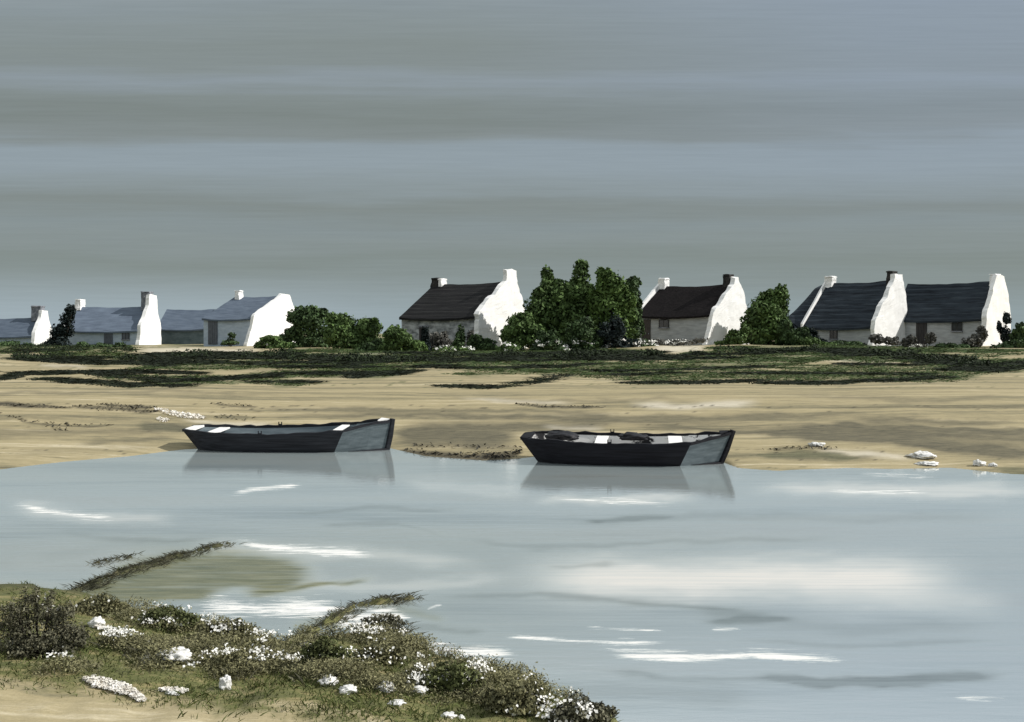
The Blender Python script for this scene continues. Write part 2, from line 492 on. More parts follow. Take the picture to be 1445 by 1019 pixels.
jit = (fbm(PX * 0.03, PY * 0.12) - 0.5)
GRASS_GREEN = [([(-200, 487), (0, 487), (100, 488), (195, 489)], 5, 1), ([(400, 494), (560, 496), (760, 497), (915, 496)], 6, 1), ([(1000, 492), (1120, 490), (1250, 490), (1445, 494)], 6, 1), ([(1000, 506), (1150, 504), (1300, 511)], 5, .8),   # light and mid green strips of the marsh edge
    ([(-400, 500), (-100, 496), (30, 490), (60, 489), (190, 493)], 9, 1), ([(60, 500), (190, 502)], 8, 1), ([(190, 518), (420, 515), (640, 516)], 7, .9),
    ([(150, 533), (300, 536), (480, 525), (560, 523)], 7, .9), ([(380, 541), (430, 543)], 5, .8), ([(495, 532), (560, 528)], 4, .8),
    ([(590, 513), (760, 514), (900, 518), (1060, 514), (1180, 508)], 9, 1), ([(740, 524), (900, 530), (1100, 530), (1300, 532), (1445, 522)], 9, .9),
    ([(640, 528), (780, 521), (900, 518)], 5, .7), ([(960, 498), (1080, 497), (1240, 500), (1420, 516), (1500, 516)], 10, 1),
    ([(1090, 520), (1280, 521), (1440, 514)], 6, .8), ([(1400, 515), (1700, 515), (2100, 512)], 14, .8), ([(380, 500), (560, 500), (920, 502)], 8, 1), ([(1130, 490), (1260, 492), (1445, 500)], 6, 1)]
GRASS_DARK = [
    ([(-300, 508), (0, 497), (60, 496), (120, 494)], 3, .7), ([(20, 507), (110, 509), (190, 511), (330, 509), (440, 510), (600, 507)], 7, 1), ([(200, 502), (320, 502), (420, 505)], 5, 1),
    ([(-200, 538), (0, 535), (30, 527), (90, 526), (170, 524), (280, 528)], 3.2, 1), ([(55, 536), (110, 538), (170, 543), (290, 542)], 3.5, 1),
    ([(120, 526), (200, 534), (290, 538)], 4, .9), ([(250, 539), (340, 533), (430, 527), (520, 528), (600, 523)], 3, 1), ([(270, 543), (350, 540), (440, 540)], 2, .9),
    ([(495, 534), (520, 529), (560, 530)], 3.2, 1), ([(540, 507), (640, 509), (760, 506), (900, 506), (1060, 504)], 4.6, 1), ([(560, 500), (700, 503), (930, 499)], 4.5, 1),
    ([(690, 546), (740, 542), (790, 530)], 3, 1), ([(620, 544), (700, 547)], 2.2, .8), ([(740, 516), (850, 524), (1000, 521), (1080, 518)], 1.8, .9),
    ([(880, 541), (980, 540), (1070, 538)], 2.0, .9), ([(1070, 541), (1160, 541), (1250, 538), (1330, 532)], 2.6, 1), ([(1020, 527), (1200, 528), (1340, 529)], 1.6, .8),
    ([(1140, 494), (1230, 499), (1320, 510), (1400, 522)], 6.5, 1), ([(1330, 524), (1445, 516), (1700, 515)], 7, 1), ([(380, 518), (560, 520), (640, 516)], 2, .9),
    ([(980, 503), (1080, 499), (1150, 494)], 3, 1), ([(860, 530), (960, 527)], 1.4, .8), ([(620, 520), (760, 519), (840, 514)], 1.6, .8), ([(1180, 514), (1300, 516)], 1.6, .7)]
WRACK = [([(-60, 572), (0, 570), (60, 574), (100, 577)], 3, 1), ([(100, 575), (160, 577), (225, 581)], 4, .9), ([(140, 571), (220, 575)], 3, 1),
         ([(0, 583), (40, 596), (100, 601), (165, 600)], 1.8, .8), ([(70, 602), (90, 608)], 3, .5), ([(300, 570), (355, 573)], 2, .9), ([(725, 571), (770, 574), (850, 575)], 2.4, 1),
         ([(300, 588), (350, 590)], 5, .35), ([(558, 636), (640, 645), (700, 645), (738, 638)], 7, 1), ([(590, 640), (650, 648), (720, 648)], 4, 1), ([(1085, 634), (1140, 632), (1180, 633)], 3, .6), ([(580, 628), (735, 632)], 4, .35)]
WET = [([(-100, 556), (200, 552), (420, 558)], 4, .3), ([(300, 574), (640, 580), (900, 582)], 4, .45), ([(860, 600), (1100, 612), (1300, 610)], 7, .6), ([(560, 612), (720, 616)], 5, .7), ([(-60, 590), (120, 588), (220, 592)], 5, .3), ([(-100, 612), (100, 610), (270, 606)], 10, .35), ([(190, 600), (240, 604), (280, 606)], 9, .8), ([(560, 600), (740, 604), (900, 598)], 12, .55), ([(540, 618), (640, 622), (740, 628)], 16, .55),
       ([(350, 590), (520, 584), (760, 590), (1100, 600)], 6, .55), ([(1020, 604), (1200, 608), (1445, 620), (1700, 620)], 13, .55), ([(1180, 592), (1445, 596)], 7, .5),
       ([(1080, 612), (1240, 616), (1340, 632), (1500, 642)], 13, 1), ([(1090, 600), (1260, 602), (1500, 612)], 6, .9), ([(540, 606), (640, 612), (740, 618)], 10, .9), ([(100, 626), (190, 622), (262, 616)], 6, .4), ([(740, 584), (1000, 590), (1250, 584)], 6, .5), ([(1060, 640), (1180, 646), (1260, 642)], 9, .4), ([(0, 640), (140, 636), (260, 626)], 8, .15),
       ([(600, 560), (760, 566), (1000, 562)], 4, .3), ([(1100, 556), (1300, 566), (1445, 560)], 5, .3)]
PALE = [([(880, 570), (960, 574), (1080, 568)], 7, .9), ([(640, 562), (820, 570)], 4, .5), ([(760, 602), (860, 606)], 5, .5), ([(250, 592), (330, 598), (400, 600)], 4, .7),
        ([(915, 494), (1000, 490)], 9, 1), ([(180, 495), (300, 497), (380, 494)], 7, .9), ([(1040, 506), (1200, 508), (1290, 516)], 4, .8), ([(1140, 634), (1220, 640), (1300, 648)], 6, .8),
        ([(50, 516), (130, 518)], 3, .5), ([(505, 497), (545, 496)], 6, 1)]
GREENBANK = [([(1070, 642), (1130, 640), (1210, 646)], 8, .9), ([(1405, 660), (1445, 666), (1600, 668)], 10, .8), ([(190, 600), (270, 608)], 6, .35), ([(0, 505), (40, 504)], 4, .6)]

jy = PY + jit * 10
cover = np.clip(np.maximum(stroke_mask(PX, jy, GRASS_GREEN), stroke_mask(PX, jy, GRASS_DARK)), 0, 1)
farveg = sstep(0.35, 0.6, vnoise(XX * 0.3, YY * 0.1)) * (YY > 120)
cover = np.maximum(cover, farveg)
wet = stroke_mask(PX, PY + jit * 10, WET, True)
pale = stroke_mask(PX, PY + jit * 5, PALE, True)
gbank = stroke_mask(PX, PY + jit * 10, GREENBANK)
wrack = stroke_mask(PX, PY + jit * 6, WRACK)
# foreground: plants cover all but the sand in the near corner
edge = np.interp(PX, [-500, 0, 110, 200, 330, 480, 620, 700], [930, 962, 968, 990, 1005, 1018, 1030, 1060])
near = (YY < 16)
fgc = near * sstep(8, -22, PY - edge + jit * 60)
shore_near = near * 1.0
tri = lambda a: a.ravel()
me = np_mesh('ground', np.stack([XX, YY, ZZ], -1).reshape(-1, 3), quads, smooth=True,
             attrs=dict(cover=tri(cover * (~near)), wet=tri(wet * (~near)), pale=tri(pale * (~near)), gbank=tri(np.where(near, sstep(11.2, 12.2, YY), gbank)), wrack=tri(wrack * (~near)), fgc=tri(fgc)))


def ground_material():
    m, nt, b = new_mat('tidal sand')
    streak = noise_tex(nt, (0.06, 0.85, 1), 1.0, 8, 0.72, dist=0.4)
    fine = noise_tex(nt, (1.0, 3.0, 1), 2.2, 8, 0.7)
    grain = noise_tex(nt, (1, 1, 1), 30, 4, 0.7)
    k = math_n(nt, 'ADD', math_n(nt, 'MULTIPLY', streak, 0.78), math_n(nt, 'MULTIPLY', fine, 0.22))
    sand = ramp(nt, k, [(0.37, (0.13, 0.115, 0.072)), (0.44, (0.235, 0.207, 0.125)), (0.50, (0.345, 0.290, 0.168)), (0.56, (0.395, 0.333, 0.20)), (0.63, (0.56, 0.49, 0.34))])
    wetc = ramp(nt, fine, [(0.3, (0.075, 0.070, 0.050)), (0.7, (0.19, 0.168, 0.105))])
    w = math_n(nt, 'MULTIPLY', attr(nt, 'wet'), math_n(nt, 'ADD', math_n(nt, 'MULTIPLY', streak, 2.4), 0.45), True)
    c = mixc(nt, w, sand, wetc)
    c = mixc(nt, math_n(nt, 'MULTIPLY', attr(nt, 'pale'), 0.85), c, ramp(nt, fine, [(0.3, (0.50, 0.44, 0.33)), (0.7, (0.72, 0.67, 0.56))]))
    c = mixc(nt, math_n(nt, 'MULTIPLY', attr(nt, 'gbank'), 0.8), c, ramp(nt, fine, [(0.3, (0.045, 0.05, 0.03)), (0.7, (0.16, 0.16, 0.09))]))
    cst = noise_tex(nt, (0.10, 1.4, 1), 1.0, 8, 0.7)
    cv = math_n(nt, 'MULTIPLY', attr(nt, 'cover'), math_n(nt, 'MULTIPLY', math_n(nt, 'SUBTRACT', cst, 0.34), 4.5, True), True)
    c = mixc(nt, cv, c, ramp(nt, fine, [(0.3, (0.034, 0.050, 0.019)), (0.7, (0.125, 0.145, 0.060))]))
    wk = math_n(nt, 'MULTIPLY', attr(nt, 'wrack'), math_n(nt, 'ADD', math_n(nt, 'MULTIPLY', fine, 1.6), 0.0), True)
    c = mixc(nt, wk, c, (0.035, 0.032, 0.024))
    fg = math_n(nt, 'MULTIPLY', attr(nt, 'fgc'), math_n(nt, 'ADD', math_n(nt, 'MULTIPLY', fine, 1.2), 0.35), True)
    c = mixc(nt, fg, c, ramp(nt, fine, [(0.32, (0.050, 0.064, 0.020)), (0.48, (0.120, 0.130, 0.045)), (0.64, (0.30, 0.25, 0.125))]))
    c = mixc(nt, math_n(nt, 'MULTIPLY', math_n(nt, 'MULTIPLY', attr(nt, 'gbank'), fg), 0.8), c, (0.045, 0.048, 0.026))
    c = mixc(nt, 0.35, c, ramp(nt, grain, [(0.3, 0.35), (0.7, 0.65)]), 'OVERLAY')
    nt.links.new(c, b.inputs['Base Color'])
    b.inputs['Roughness'].default_value = 0.9; b.inputs['Specular IOR Level'].default_value = 0.2
    bump(nt, b, math_n(nt, 'ADD', fine, math_n(nt, 'MULTIPLY', grain, 0.2)), 0.35, 0.06)
    return m


ground = link('ground', me, ground_material()); tag(ground, None, None, kind='structure')

# water, flat at z = 0
rows = (Yr < 60)
Yw = Yr[rows]; Xw = KX[None] * Yw[:, None]; Yw2 = np.repeat(Yw[:, None], len(KX), 1)
WX, WY = to_px(Xw, Yw2, 0.0)
ni, nj = Xw.shape
iw = np.arange(ni * nj).reshape(ni, nj)
qw = np.stack([iw[:-1, :-1], iw[:-1, 1:], iw[1:, 1:], iw[1:, :-1]], -1).reshape(-1, 4)
PAINTED_GLINT = [([(320, 762), (370, 770), (450, 778), (540, 782)], 9, 1), ([(320, 698), (370, 690), (432, 684)], 6, .9), ([(10, 708), (60, 720), (130, 730), (170, 733)], 7, .75),  # white streaks of light on the ripples, painted into the water colour
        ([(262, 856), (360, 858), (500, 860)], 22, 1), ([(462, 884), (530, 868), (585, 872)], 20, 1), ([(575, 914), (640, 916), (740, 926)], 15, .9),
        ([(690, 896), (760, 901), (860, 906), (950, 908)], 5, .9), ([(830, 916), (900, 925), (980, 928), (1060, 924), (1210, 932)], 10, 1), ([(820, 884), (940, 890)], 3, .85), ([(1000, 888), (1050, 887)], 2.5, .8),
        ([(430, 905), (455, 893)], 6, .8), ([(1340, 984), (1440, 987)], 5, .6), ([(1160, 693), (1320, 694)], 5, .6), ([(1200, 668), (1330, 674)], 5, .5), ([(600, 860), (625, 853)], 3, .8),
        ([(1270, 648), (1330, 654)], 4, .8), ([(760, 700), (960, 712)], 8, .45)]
PAINTED_SHEEN = [([(700, 812), (980, 820), (1120, 814), (1400, 820)], 46, 1), ([(1040, 690), (1250, 690), (1500, 694)], 18, .6), ([(740, 704), (880, 706), (1000, 700)], 10, .55), ([(1100, 840), (1445, 850)], 30, .3),  # warm pale glow on the water, painted in as colour
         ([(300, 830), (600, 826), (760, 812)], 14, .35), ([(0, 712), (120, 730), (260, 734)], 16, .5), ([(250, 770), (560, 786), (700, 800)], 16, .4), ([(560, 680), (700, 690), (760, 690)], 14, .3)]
DARK_STREAK = [([(560, 752), (760, 772), (980, 764), (1250, 756)], 8, .35), ([(380, 726), (520, 716), (680, 722)], 5, .35), ([(60, 752), (200, 764), (330, 756)], 8, .3), ([(1000, 900), (1200, 912), (1445, 902)], 9, .35), ([(820, 946), (980, 958), (1150, 962)], 8, .4), ([(700, 732), (840, 735), (980, 728), (1200, 734), (1500, 728)], 14, .35), ([(820, 734), (900, 731), (960, 727)], 4, .7), ([(560, 848), (760, 838), (900, 850), (1120, 872)], 9, .4), ([(980, 876), (1130, 874)], 7, .5),  # darker grey green streaks laid into the water colour
       ([(1040, 950), (1160, 965), (1280, 960), (1445, 950)], 13, .75), ([(1080, 962), (1200, 962), (1300, 957)], 4, .6), ([(480, 900), (600, 908), (720, 918)], 7, .6), ([(560, 884), (700, 892)], 8, .4),
       ([(430, 744), (560, 738), (640, 762)], 6, .35), ([(0, 800), (160, 770), (330, 768)], 20, .25), ([(940, 860), (1200, 890), (1445, 880)], 22, .3), ([(700, 970), (900, 975), (1100, 985)], 30, .35), ([(880, 795), (760, 800)][::-1], 5, .3)]
FLATS = [([(60, 838), (200, 826), (330, 818), (440, 834)], 22, 1), ([(150, 806), (260, 796), (340, 786)], 14, .9), ([(180, 800), (260, 792), (360, 800), (460, 816)], 22, 1), ([(330, 840), (430, 828), (540, 812)], 7, 1), ([(100, 836), (220, 842), (330, 838)], 16, 1), ([(120, 818), (240, 806), (330, 800), (470, 818)], 44, 1), ([(250, 835), (330, 826), (430, 822)], 10, 1), ([(120, 820), (200, 835), (300, 842)], 14, .9), ([(520, 868), (570, 862), (640, 876)], 14, .6),
         ([(400, 890), (450, 880), (500, 870)], 18, .7), ([(-200, 850), (0, 840), (120, 840)], 30, .8), ([(560, 900), (700, 950), (860, 1000)], 14, .6)]
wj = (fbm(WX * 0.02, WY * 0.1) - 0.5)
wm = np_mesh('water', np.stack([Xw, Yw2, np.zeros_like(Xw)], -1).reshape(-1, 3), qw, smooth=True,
             attrs=dict(glint=tri(stroke_mask(WX, WY + wj * 4, PAINTED_GLINT, True)), painted_sheen=tri(stroke_mask(WX, WY + wj * 14, PAINTED_SHEEN, True)),
                        dark_streak=tri(np.clip(stroke_mask(WX, WY + wj * 10, DARK_STREAK, True) * 1.9, 0, 1)), flats=tri(stroke_mask(WX, WY + wj * 14, FLATS, True))))


def water_material():
    m, nt, b = new_mat('estuary water')
    nt.nodes.remove(b)
    out = [n for n in nt.nodes if n.type == 'OUTPUT_MATERIAL'][0]
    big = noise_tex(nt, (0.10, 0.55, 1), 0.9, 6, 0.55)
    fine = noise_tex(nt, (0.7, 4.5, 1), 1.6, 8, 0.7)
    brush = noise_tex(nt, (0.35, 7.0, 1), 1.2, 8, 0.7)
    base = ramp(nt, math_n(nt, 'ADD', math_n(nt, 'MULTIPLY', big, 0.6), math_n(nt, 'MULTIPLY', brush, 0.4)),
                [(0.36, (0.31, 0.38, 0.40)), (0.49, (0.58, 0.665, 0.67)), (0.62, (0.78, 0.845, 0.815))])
    sh = math_n(nt, 'MULTIPLY', attr(nt, 'painted_sheen'), math_n(nt, 'ADD', math_n(nt, 'MULTIPLY', brush, 0.9), 0.28), True)
    c = mixc(nt, sh, base, (0.80, 0.735, 0.67))  # warm sheen of light mixed into the diffuse colour
    el = math_n(nt, 'MULTIPLY', attr(nt, 'dark_streak'), math_n(nt, 'ADD', math_n(nt, 'MULTIPLY', brush, 1.3), 0.15), True)
    c = mixc(nt, el, c, (0.11, 0.135, 0.13))  # darker streak tint
    fl = math_n(nt, 'MULTIPLY', attr(nt, 'flats'), math_n(nt, 'ADD', math_n(nt, 'MULTIPLY', brush, 1.2), 0.4), True)
    c = mixc(nt, fl, c, ramp(nt, fine, [(0.3, (0.07, 0.085, 0.045)), (0.7, (0.24, 0.235, 0.14))]))
    fo = attr(nt, 'glint')
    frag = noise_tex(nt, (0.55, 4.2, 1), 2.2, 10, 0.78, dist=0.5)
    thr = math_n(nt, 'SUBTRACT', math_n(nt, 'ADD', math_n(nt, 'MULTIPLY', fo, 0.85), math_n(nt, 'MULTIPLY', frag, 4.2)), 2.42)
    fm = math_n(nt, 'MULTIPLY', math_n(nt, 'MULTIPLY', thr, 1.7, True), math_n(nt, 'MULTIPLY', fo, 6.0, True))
    c = mixc(nt, fm, c, (0.78, 0.765, 0.735))  # broken white glints of light mixed in as colour
    dif = nd(nt, 'ShaderNodeBsdfDiffuse'); nt.links.new(c, dif.inputs[0])
    gl = nd(nt, 'ShaderNodeBsdfGlossy'); gl.inputs['Roughness'].default_value = 0.06
    gl.inputs['Color'].default_value = (0.975, 0.98, 0.972, 1)
    bp = nd(nt, 'ShaderNodeBump'); bp.inputs['Strength'].default_value = 0.16; bp.inputs['Distance'].default_value = 0.012
    nt.links.new(math_n(nt, 'ADD', math_n(nt, 'MULTIPLY', fine, 0.4), noise_tex(nt, (1.2, 5, 1), 1.6, 3)), bp.inputs['Height'])
    nt.links.new(bp.outputs[0], gl.inputs['Normal'])
    mx = nd(nt, 'ShaderNodeMixShader')
    k = math_n(nt, 'SUBTRACT', math_n(nt, 'ADD', 0.40, math_n(nt, 'MULTIPLY', math_n(nt, 'ADD', math_n(nt, 'MULTIPLY', brush, 0.5), math_n(nt, 'MULTIPLY', big, 0.5)), 0.72)), math_n(nt, 'MULTIPLY', sh, 0.62))
    k = math_n(nt, 'SUBTRACT', k, math_n(nt, 'MULTIPLY', el, 0.34))
    k = math_n(nt, 'SUBTRACT', k, math_n(nt, 'MULTIPLY', fl, 0.52))
    k = math_n(nt, 'SUBTRACT', k, math_n(nt, 'MULTIPLY', fm, 0.75), True)
    nt.links.new(k, mx.inputs[0]); nt.links.new(dif.outputs[0], mx.inputs[1]); nt.links.new(gl.outputs[0], mx.inputs[2])
    nt.links.new(mx.outputs[0], out.inputs[0])
    return m


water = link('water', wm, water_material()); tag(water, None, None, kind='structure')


# ------------------------------------------------------------------ grass (nobody could count it)
def blades(X, Y, Z, n_per, h, w, spread, r, lean=0.5, laid=0.0):
    n = len(X)
    k = np.repeat(np.arange(n), n_per)
    m = len(k)
    bx = X[k] + r.normal(0, spread, m); by = Y[k] + r.normal(0, spread, m)
    bz = np.maximum(zfun(bx, by), 0.0) - 0.01
    hh = np.broadcast_to(h, (n,))[k] * r.uniform(0.5, 1.3, m)
    a = r.uniform(0, 2 * np.pi, m); ln = r.normal(0, lean, m) * hh
    dx = np.cos(a); dy = np.sin(a)
    lx = ln * np.cos(a + 1.2) + laid * hh * r.normal(0.4, 1.0, m); ly = ln * np.sin(a + 1.2)
    ww = np.broadcast_to(w, (n,))[k] * r.uniform(0.6, 1.3, m)
    b0 = np.stack([bx - dx * ww, by - dy * ww, bz], 1); b1 = np.stack([bx + dx * ww, by + dy * ww, bz], 1)
    m0 = np.stack([bx + lx * 0.4 + dx * ww * 0.8, by + ly * 0.4 + dy * ww * 0.8, bz + hh * 0.6], 1)
    tp = np.stack([bx + lx, by + ly, bz + hh], 1)
    v = np.stack([b0, b1, m0, tp], 1).reshape(-1, 3)
    tone = np.repeat(r.random(n)[k] * 0.5 + r.random(m) * 0.5, 4)
    return v, np.arange(m * 4).reshape(m, 4), tone


def stroke_points(strokes, dens, r, jy_=1.0):
    xs, ys, s_ = [], [], []
    for pts, h, s in strokes:
        px = np.array([p[0] for p in pts], float); py = np.array([p[1] for p in pts], float)
        L = px[-1] - px[0]
        n = int(L * h * dens * s) + 8
        x = r.uniform(px[0], px[-1], n)
        tap = np.clip(np.minimum(x - px[0], px[-1] - x) / (0.18 * L + 1) + 0.12, 0, 1)
        wob = (fbm(x * 0.035 + h * 13 + px[0], x * 0 + py[0]) - 0.5) * h * 1.1
        y = np.interp(x, px, py) + wob + r.uniform(-1, 1, n) * h * tap * 0.8 * jy_
        xs.append(x); ys.append(y); s_.append(np.full(n, s))
    return np.concatenate(xs), np.concatenate(ys)


r1 = np.random.default_rng(21)
gx, gy = stroke_points(GRASS_DARK, 0.95, r1)
st_ = fbm((gx + 500) * 0.012, gy * 0.45, 3); kq = st_ > 0.37; gx, gy = gx[kq], gy[kq]
X, Y, Z = ground_px(gx, gy); ok = np.isfinite(Y) & (Z > 0.05) & (Y > 20)
v, f, t = blades(X[ok], Y[ok], Z[ok], 6, 0.11 * np.clip(Y[ok] / 60, 0.5, 1.4), 0.045 * np.clip(Y[ok] / 60, 0.6, 1.5), 0.25, r1, 0.5, 4.0)
tag(link('marsh_grass', np_mesh('marsh_grass', v, f, t), M['grass_dark']), 'blackish green marsh grass in wavy strips along the top of the sand', 'grass', kind='stuff')
gx, gy = stroke_points(GRASS_GREEN, 0.34, r1)
st_ = fbm((gx + 900) * 0.012, gy * 0.55, 3); kq = st_ > 0.36; gx, gy = gx[kq], gy[kq]
X, Y, Z = ground_px(gx, gy); ok = np.isfinite(Y) & (Z > 0.05) & (Y > 20)
v, f, t = blades(X[ok], Y[ok], Z[ok], 6, 0.075 * np.clip(Y[ok] / 60, 0.5, 1.4), 0.05 * np.clip(Y[ok] / 60, 0.6, 1.5), 0.3, r1, 0.5, 4.5)
tag(link('meadow_grass', np_mesh('meadow_grass', v, f, t), M['grass_green']), 'short green grass between the dark marsh strips below the cottages', 'grass', kind='stuff')
SCRUB = [([(195, 505), (260, 503), (330, 502), (400, 504), (500, 507), (600, 506)], 4, 1), ([(400, 510), (480, 512), (560, 508), (640, 506)], 4, .8), ([(20, 506), (70, 505), (110, 506), (190, 508)], 4, .8),
         ([(0, 492), (60, 492), (100, 494), (188, 497)], 4, .7), ([(560, 501), (700, 504), (800, 505), (930, 502)], 3, 1), ([(980, 499), (1060, 497), (1150, 493)], 3, .9), ([(1150, 494), (1230, 498), (1320, 507), (1400, 518)], 5, .9)]
gx, gy = stroke_points(SCRUB, 0.45, r1)
kq = fbm(gx * 0.022 + 7, gy * 0.22, 3) > 0.44; gx, gy = gx[kq], gy[kq]
X, Y, Z = ground_px(gx, gy); ok = np.isfinite(Y) & (Y > 30); X, Y, Z = X[ok], Y[ok], Z[ok]
hz = 0.12 + 0.5 * np.clip((fbm(X * 0.45, Y * 0.2) - 0.35) * 2.4, 0, 1)
k = np.repeat(np.arange(len(X)), 8)
pts = np.stack([X[k] + r1.normal(0, .2, len(k)), Y[k] + r1.normal(0, .3, len(k)), Z[k] + hz[k] * r1.random(len(k)) ** 0.7], 1)
v, f = leaf_quads(pts, np.tile([0.1, -0.3, 0.8], (len(k), 1)), r1.uniform(0.06, 0.15, len(k)), r1, 0.5, 0.8)
tag(link('scrub', np_mesh('scrub', v, f, np.repeat(r1.random(len(k)) * 0.8, 4)), M['scrub']), 'low blackish scrub running along the top edge of the marsh strips', 'scrub', kind='stuff')
gx, gy = stroke_points(WRACK, 0.22, r1)
X, Y, Z = ground_px(gx, gy); ok = np.isfinite(Y) & (Z > 0.01) & (Y > 20)
X, Y, Z = X[ok], Y[ok], Z[ok]
pts = np.stack([X + r1.normal(0, .1, len(X)), Y, Z + 0.02], 1)
v, f = leaf_quads(pts, np.tile([0, 0, 1.0], (len(X), 1)), r1.uniform(0.03, 0.09, len(X)), r1, 0.35, 0.35)
tag(link('seaweed', np_mesh('seaweed', v, f), M['weed']), 'dark lines of seaweed washed up on the far sand', 'seaweed', kind='stuff')

# foreground ground cover: blades + leafy sprigs
r2 = np.random.default_rng(33)
N = 9500
gx = r2.uniform(-380, 900, N); gy = r2.uniform(800, 1120, N)
e = np.interp(gx, [-500, 0, 110, 200, 330, 480, 620, 700], [930, 962, 968, 990, 1005, 1018, 1030, 1060])
keep = gy < e + r2.normal(0, 8, N)
X, Y, Z = ground_px(gx[keep], gy[keep], lo=3.0); ok = np.isfinite(Y) & (Z > 0.03) & (Y < 16)
X, Y, Z = X[ok], Y[ok], Z[ok]
dens = fbm(X * 1.6, Y * 1.6)
v, f, t = blades(X, Y, Z, 6, 0.03 + 0.07 * np.clip(dens - 0.3, 0, 1), 0.004, 0.05, r2, 0.9)
tag(link('shore_grass', np_mesh('shore_grass', v, f, t), M['grass_shore']), 'short olive green grass on the near bank', 'grass', kind='stuff')
COVER = [([(110, 868), (200, 872), (300, 885), (420, 905), (520, 900), (600, 925), (720, 960), (830, 990)], 18, 1), ([(150, 905), (260, 925), (400, 940), (560, 962), (720, 995)], 22, .9), ([(60, 945), (200, 940), (330, 955)], 10, .45)]
gx, gy = stroke_points(COVER, 0.42, r2)
X, Y, Z = ground_px(gx, gy); ok = np.isfinite(Y) & (Z > 0.02) & (Y < 16); X, Y, Z = X[ok], Y[ok], Z[ok]
cl = fbm(X * 2.9 + 40, Y * 2.9, 4)
kq = cl > 0.40; X, Y, Z, cl = X[kq], Y[kq], Z[kq], cl[kq]
k = np.repeat(np.arange(len(X)), 9)
hgt = (0.03 + 0.11 * np.clip((cl - 0.4) * 3.2, 0, 1))[k]
pts = np.stack([X[k], Y[k], Z[k]], 1) + np.stack([r2.normal(0, .05, len(k)), r2.normal(0, .05, len(k)), hgt * r2.random(len(k)) ** 0.6], 1)
v, f = leaf_quads(pts, np.tile([0.1, -0.2, 0.8], (len(k), 1)), r2.uniform(0.006, 0.018, len(k)), r2, 0.4, 0.9)
tone = np.repeat(cl[k] * 0.5 + r2.random(len(k)) * 0.6, 4)
tag(link('ground_cover', np_mesh('ground_cover', v, f, tone), M['leaf_olive']), 'low leafy shore plants spread over the near bank', 'ground cover', kind='stuff')
ks = r2.random(len(X)) < 0.14
v, f, t = blades(X[ks], Y[ks], Z[ks], 4, 0.04 + 0.09 * np.clip((cl[ks] - 0.4) * 3, 0, 1), 0.0022, 0.06, r2, 0.7)
tag(link('dry_stems', np_mesh('dry_stems', v, f, t * 0.8), M['leaf_ash']), 'thin dark dry stems sticking up through the near bank plants', 'grass', kind='stuff')
kk = (r2.random(len(X)) < 0.085) & (fbm(X * 3 + 3, Y * 3) > 0.56)
k = np.repeat(np.arange(len(X))[kk], r2.integers(2, 22, int(kk.sum())))
pts = np.stack([X[k], Y[k], Z[k] + 0.05 + 0.10 * np.clip((cl[k] - 0.4) * 3.2, 0, 1)], 1) + r2.normal(0, 0.024, (len(k), 3)) * np.array([1.5, 1, .55])
v, f = leaf_quads(pts, np.tile([0.3, -0.3, 0.8], (len(k), 1)), r2.uniform(0.007, 0.016, len(k)), r2, 0.8, 0.6)
tag(link('white_flowers', np_mesh('white_flowers', v, f), M['blossom']), 'tiny white flowers scattered through the near bank plants', 'flowers', kind='stuff')
# twiggy dead grass on the little spits
gx, gy = stroke_points([([(110, 832), (180, 805), (240, 787), (320, 769)], 4, .8), ([(420, 902), (500, 852), (575, 845)], 3, .8), ([(132, 795), (185, 786)], 3, .5), ([(500, 884), (560, 890), (600, 898)], 4, .8)], 1.0, r2)
X, Y, Z = ground_px(gx, gy); ok = np.isfinite(Y) & (Z > -0.05); X, Y, Z = X[ok], Y[ok], Z[ok]
v, f, t = blades(X, Y, Z, 4, 0.045, 0.003, 0.08, r2, 0.8, 1.4)
tag(link('reed_stubble', np_mesh('reed_stubble', v, f, t * 0.55), M['leaf_ash']), 'thin dark dead grass along the two small spits in the water', 'grass', kind='stuff')


def shell_drift(name, strokes, label, dens, size, r, zoff=0.01):
    gx, gy = stroke_points(strokes, dens, r)
    X, Y, Z = ground_px(gx, gy); ok = np.isfinite(Y); X, Y, Z = X[ok], Y[ok], Z[ok]
    pts = np.stack([X, Y, Z + zoff + r.random(len(X)) * size], 1)
    v, f = leaf_quads(pts, np.tile([0.1, -0.1, 1.0], (len(X), 1)), r.uniform(0.4, 1.2, len(X)) * size, r, 0.7, 0.45)
    return tag(link(name, np_mesh(name, v, f), M['shell']), label, 'shells', kind='stuff')


shell_drift('shell_drift', [([(118, 961), (150, 968), (180, 976), (205, 990)], 9, 1), ([(225, 975), (265, 977)], 3, .8), ([(130, 884), (165, 896), (212, 908)], 4, .8)],
            'drift of broken white shells on the near grass', 2.2, 0.016, r2)
shell_drift('shell_bank', [([(218, 578), (240, 583), (290, 590)], 4, 1), ([(222, 592), (238, 594)], 3, 1)],
            'small bank of white shells at the end of the dark seaweed line', 1.6, 0.05, r2, 0.02)


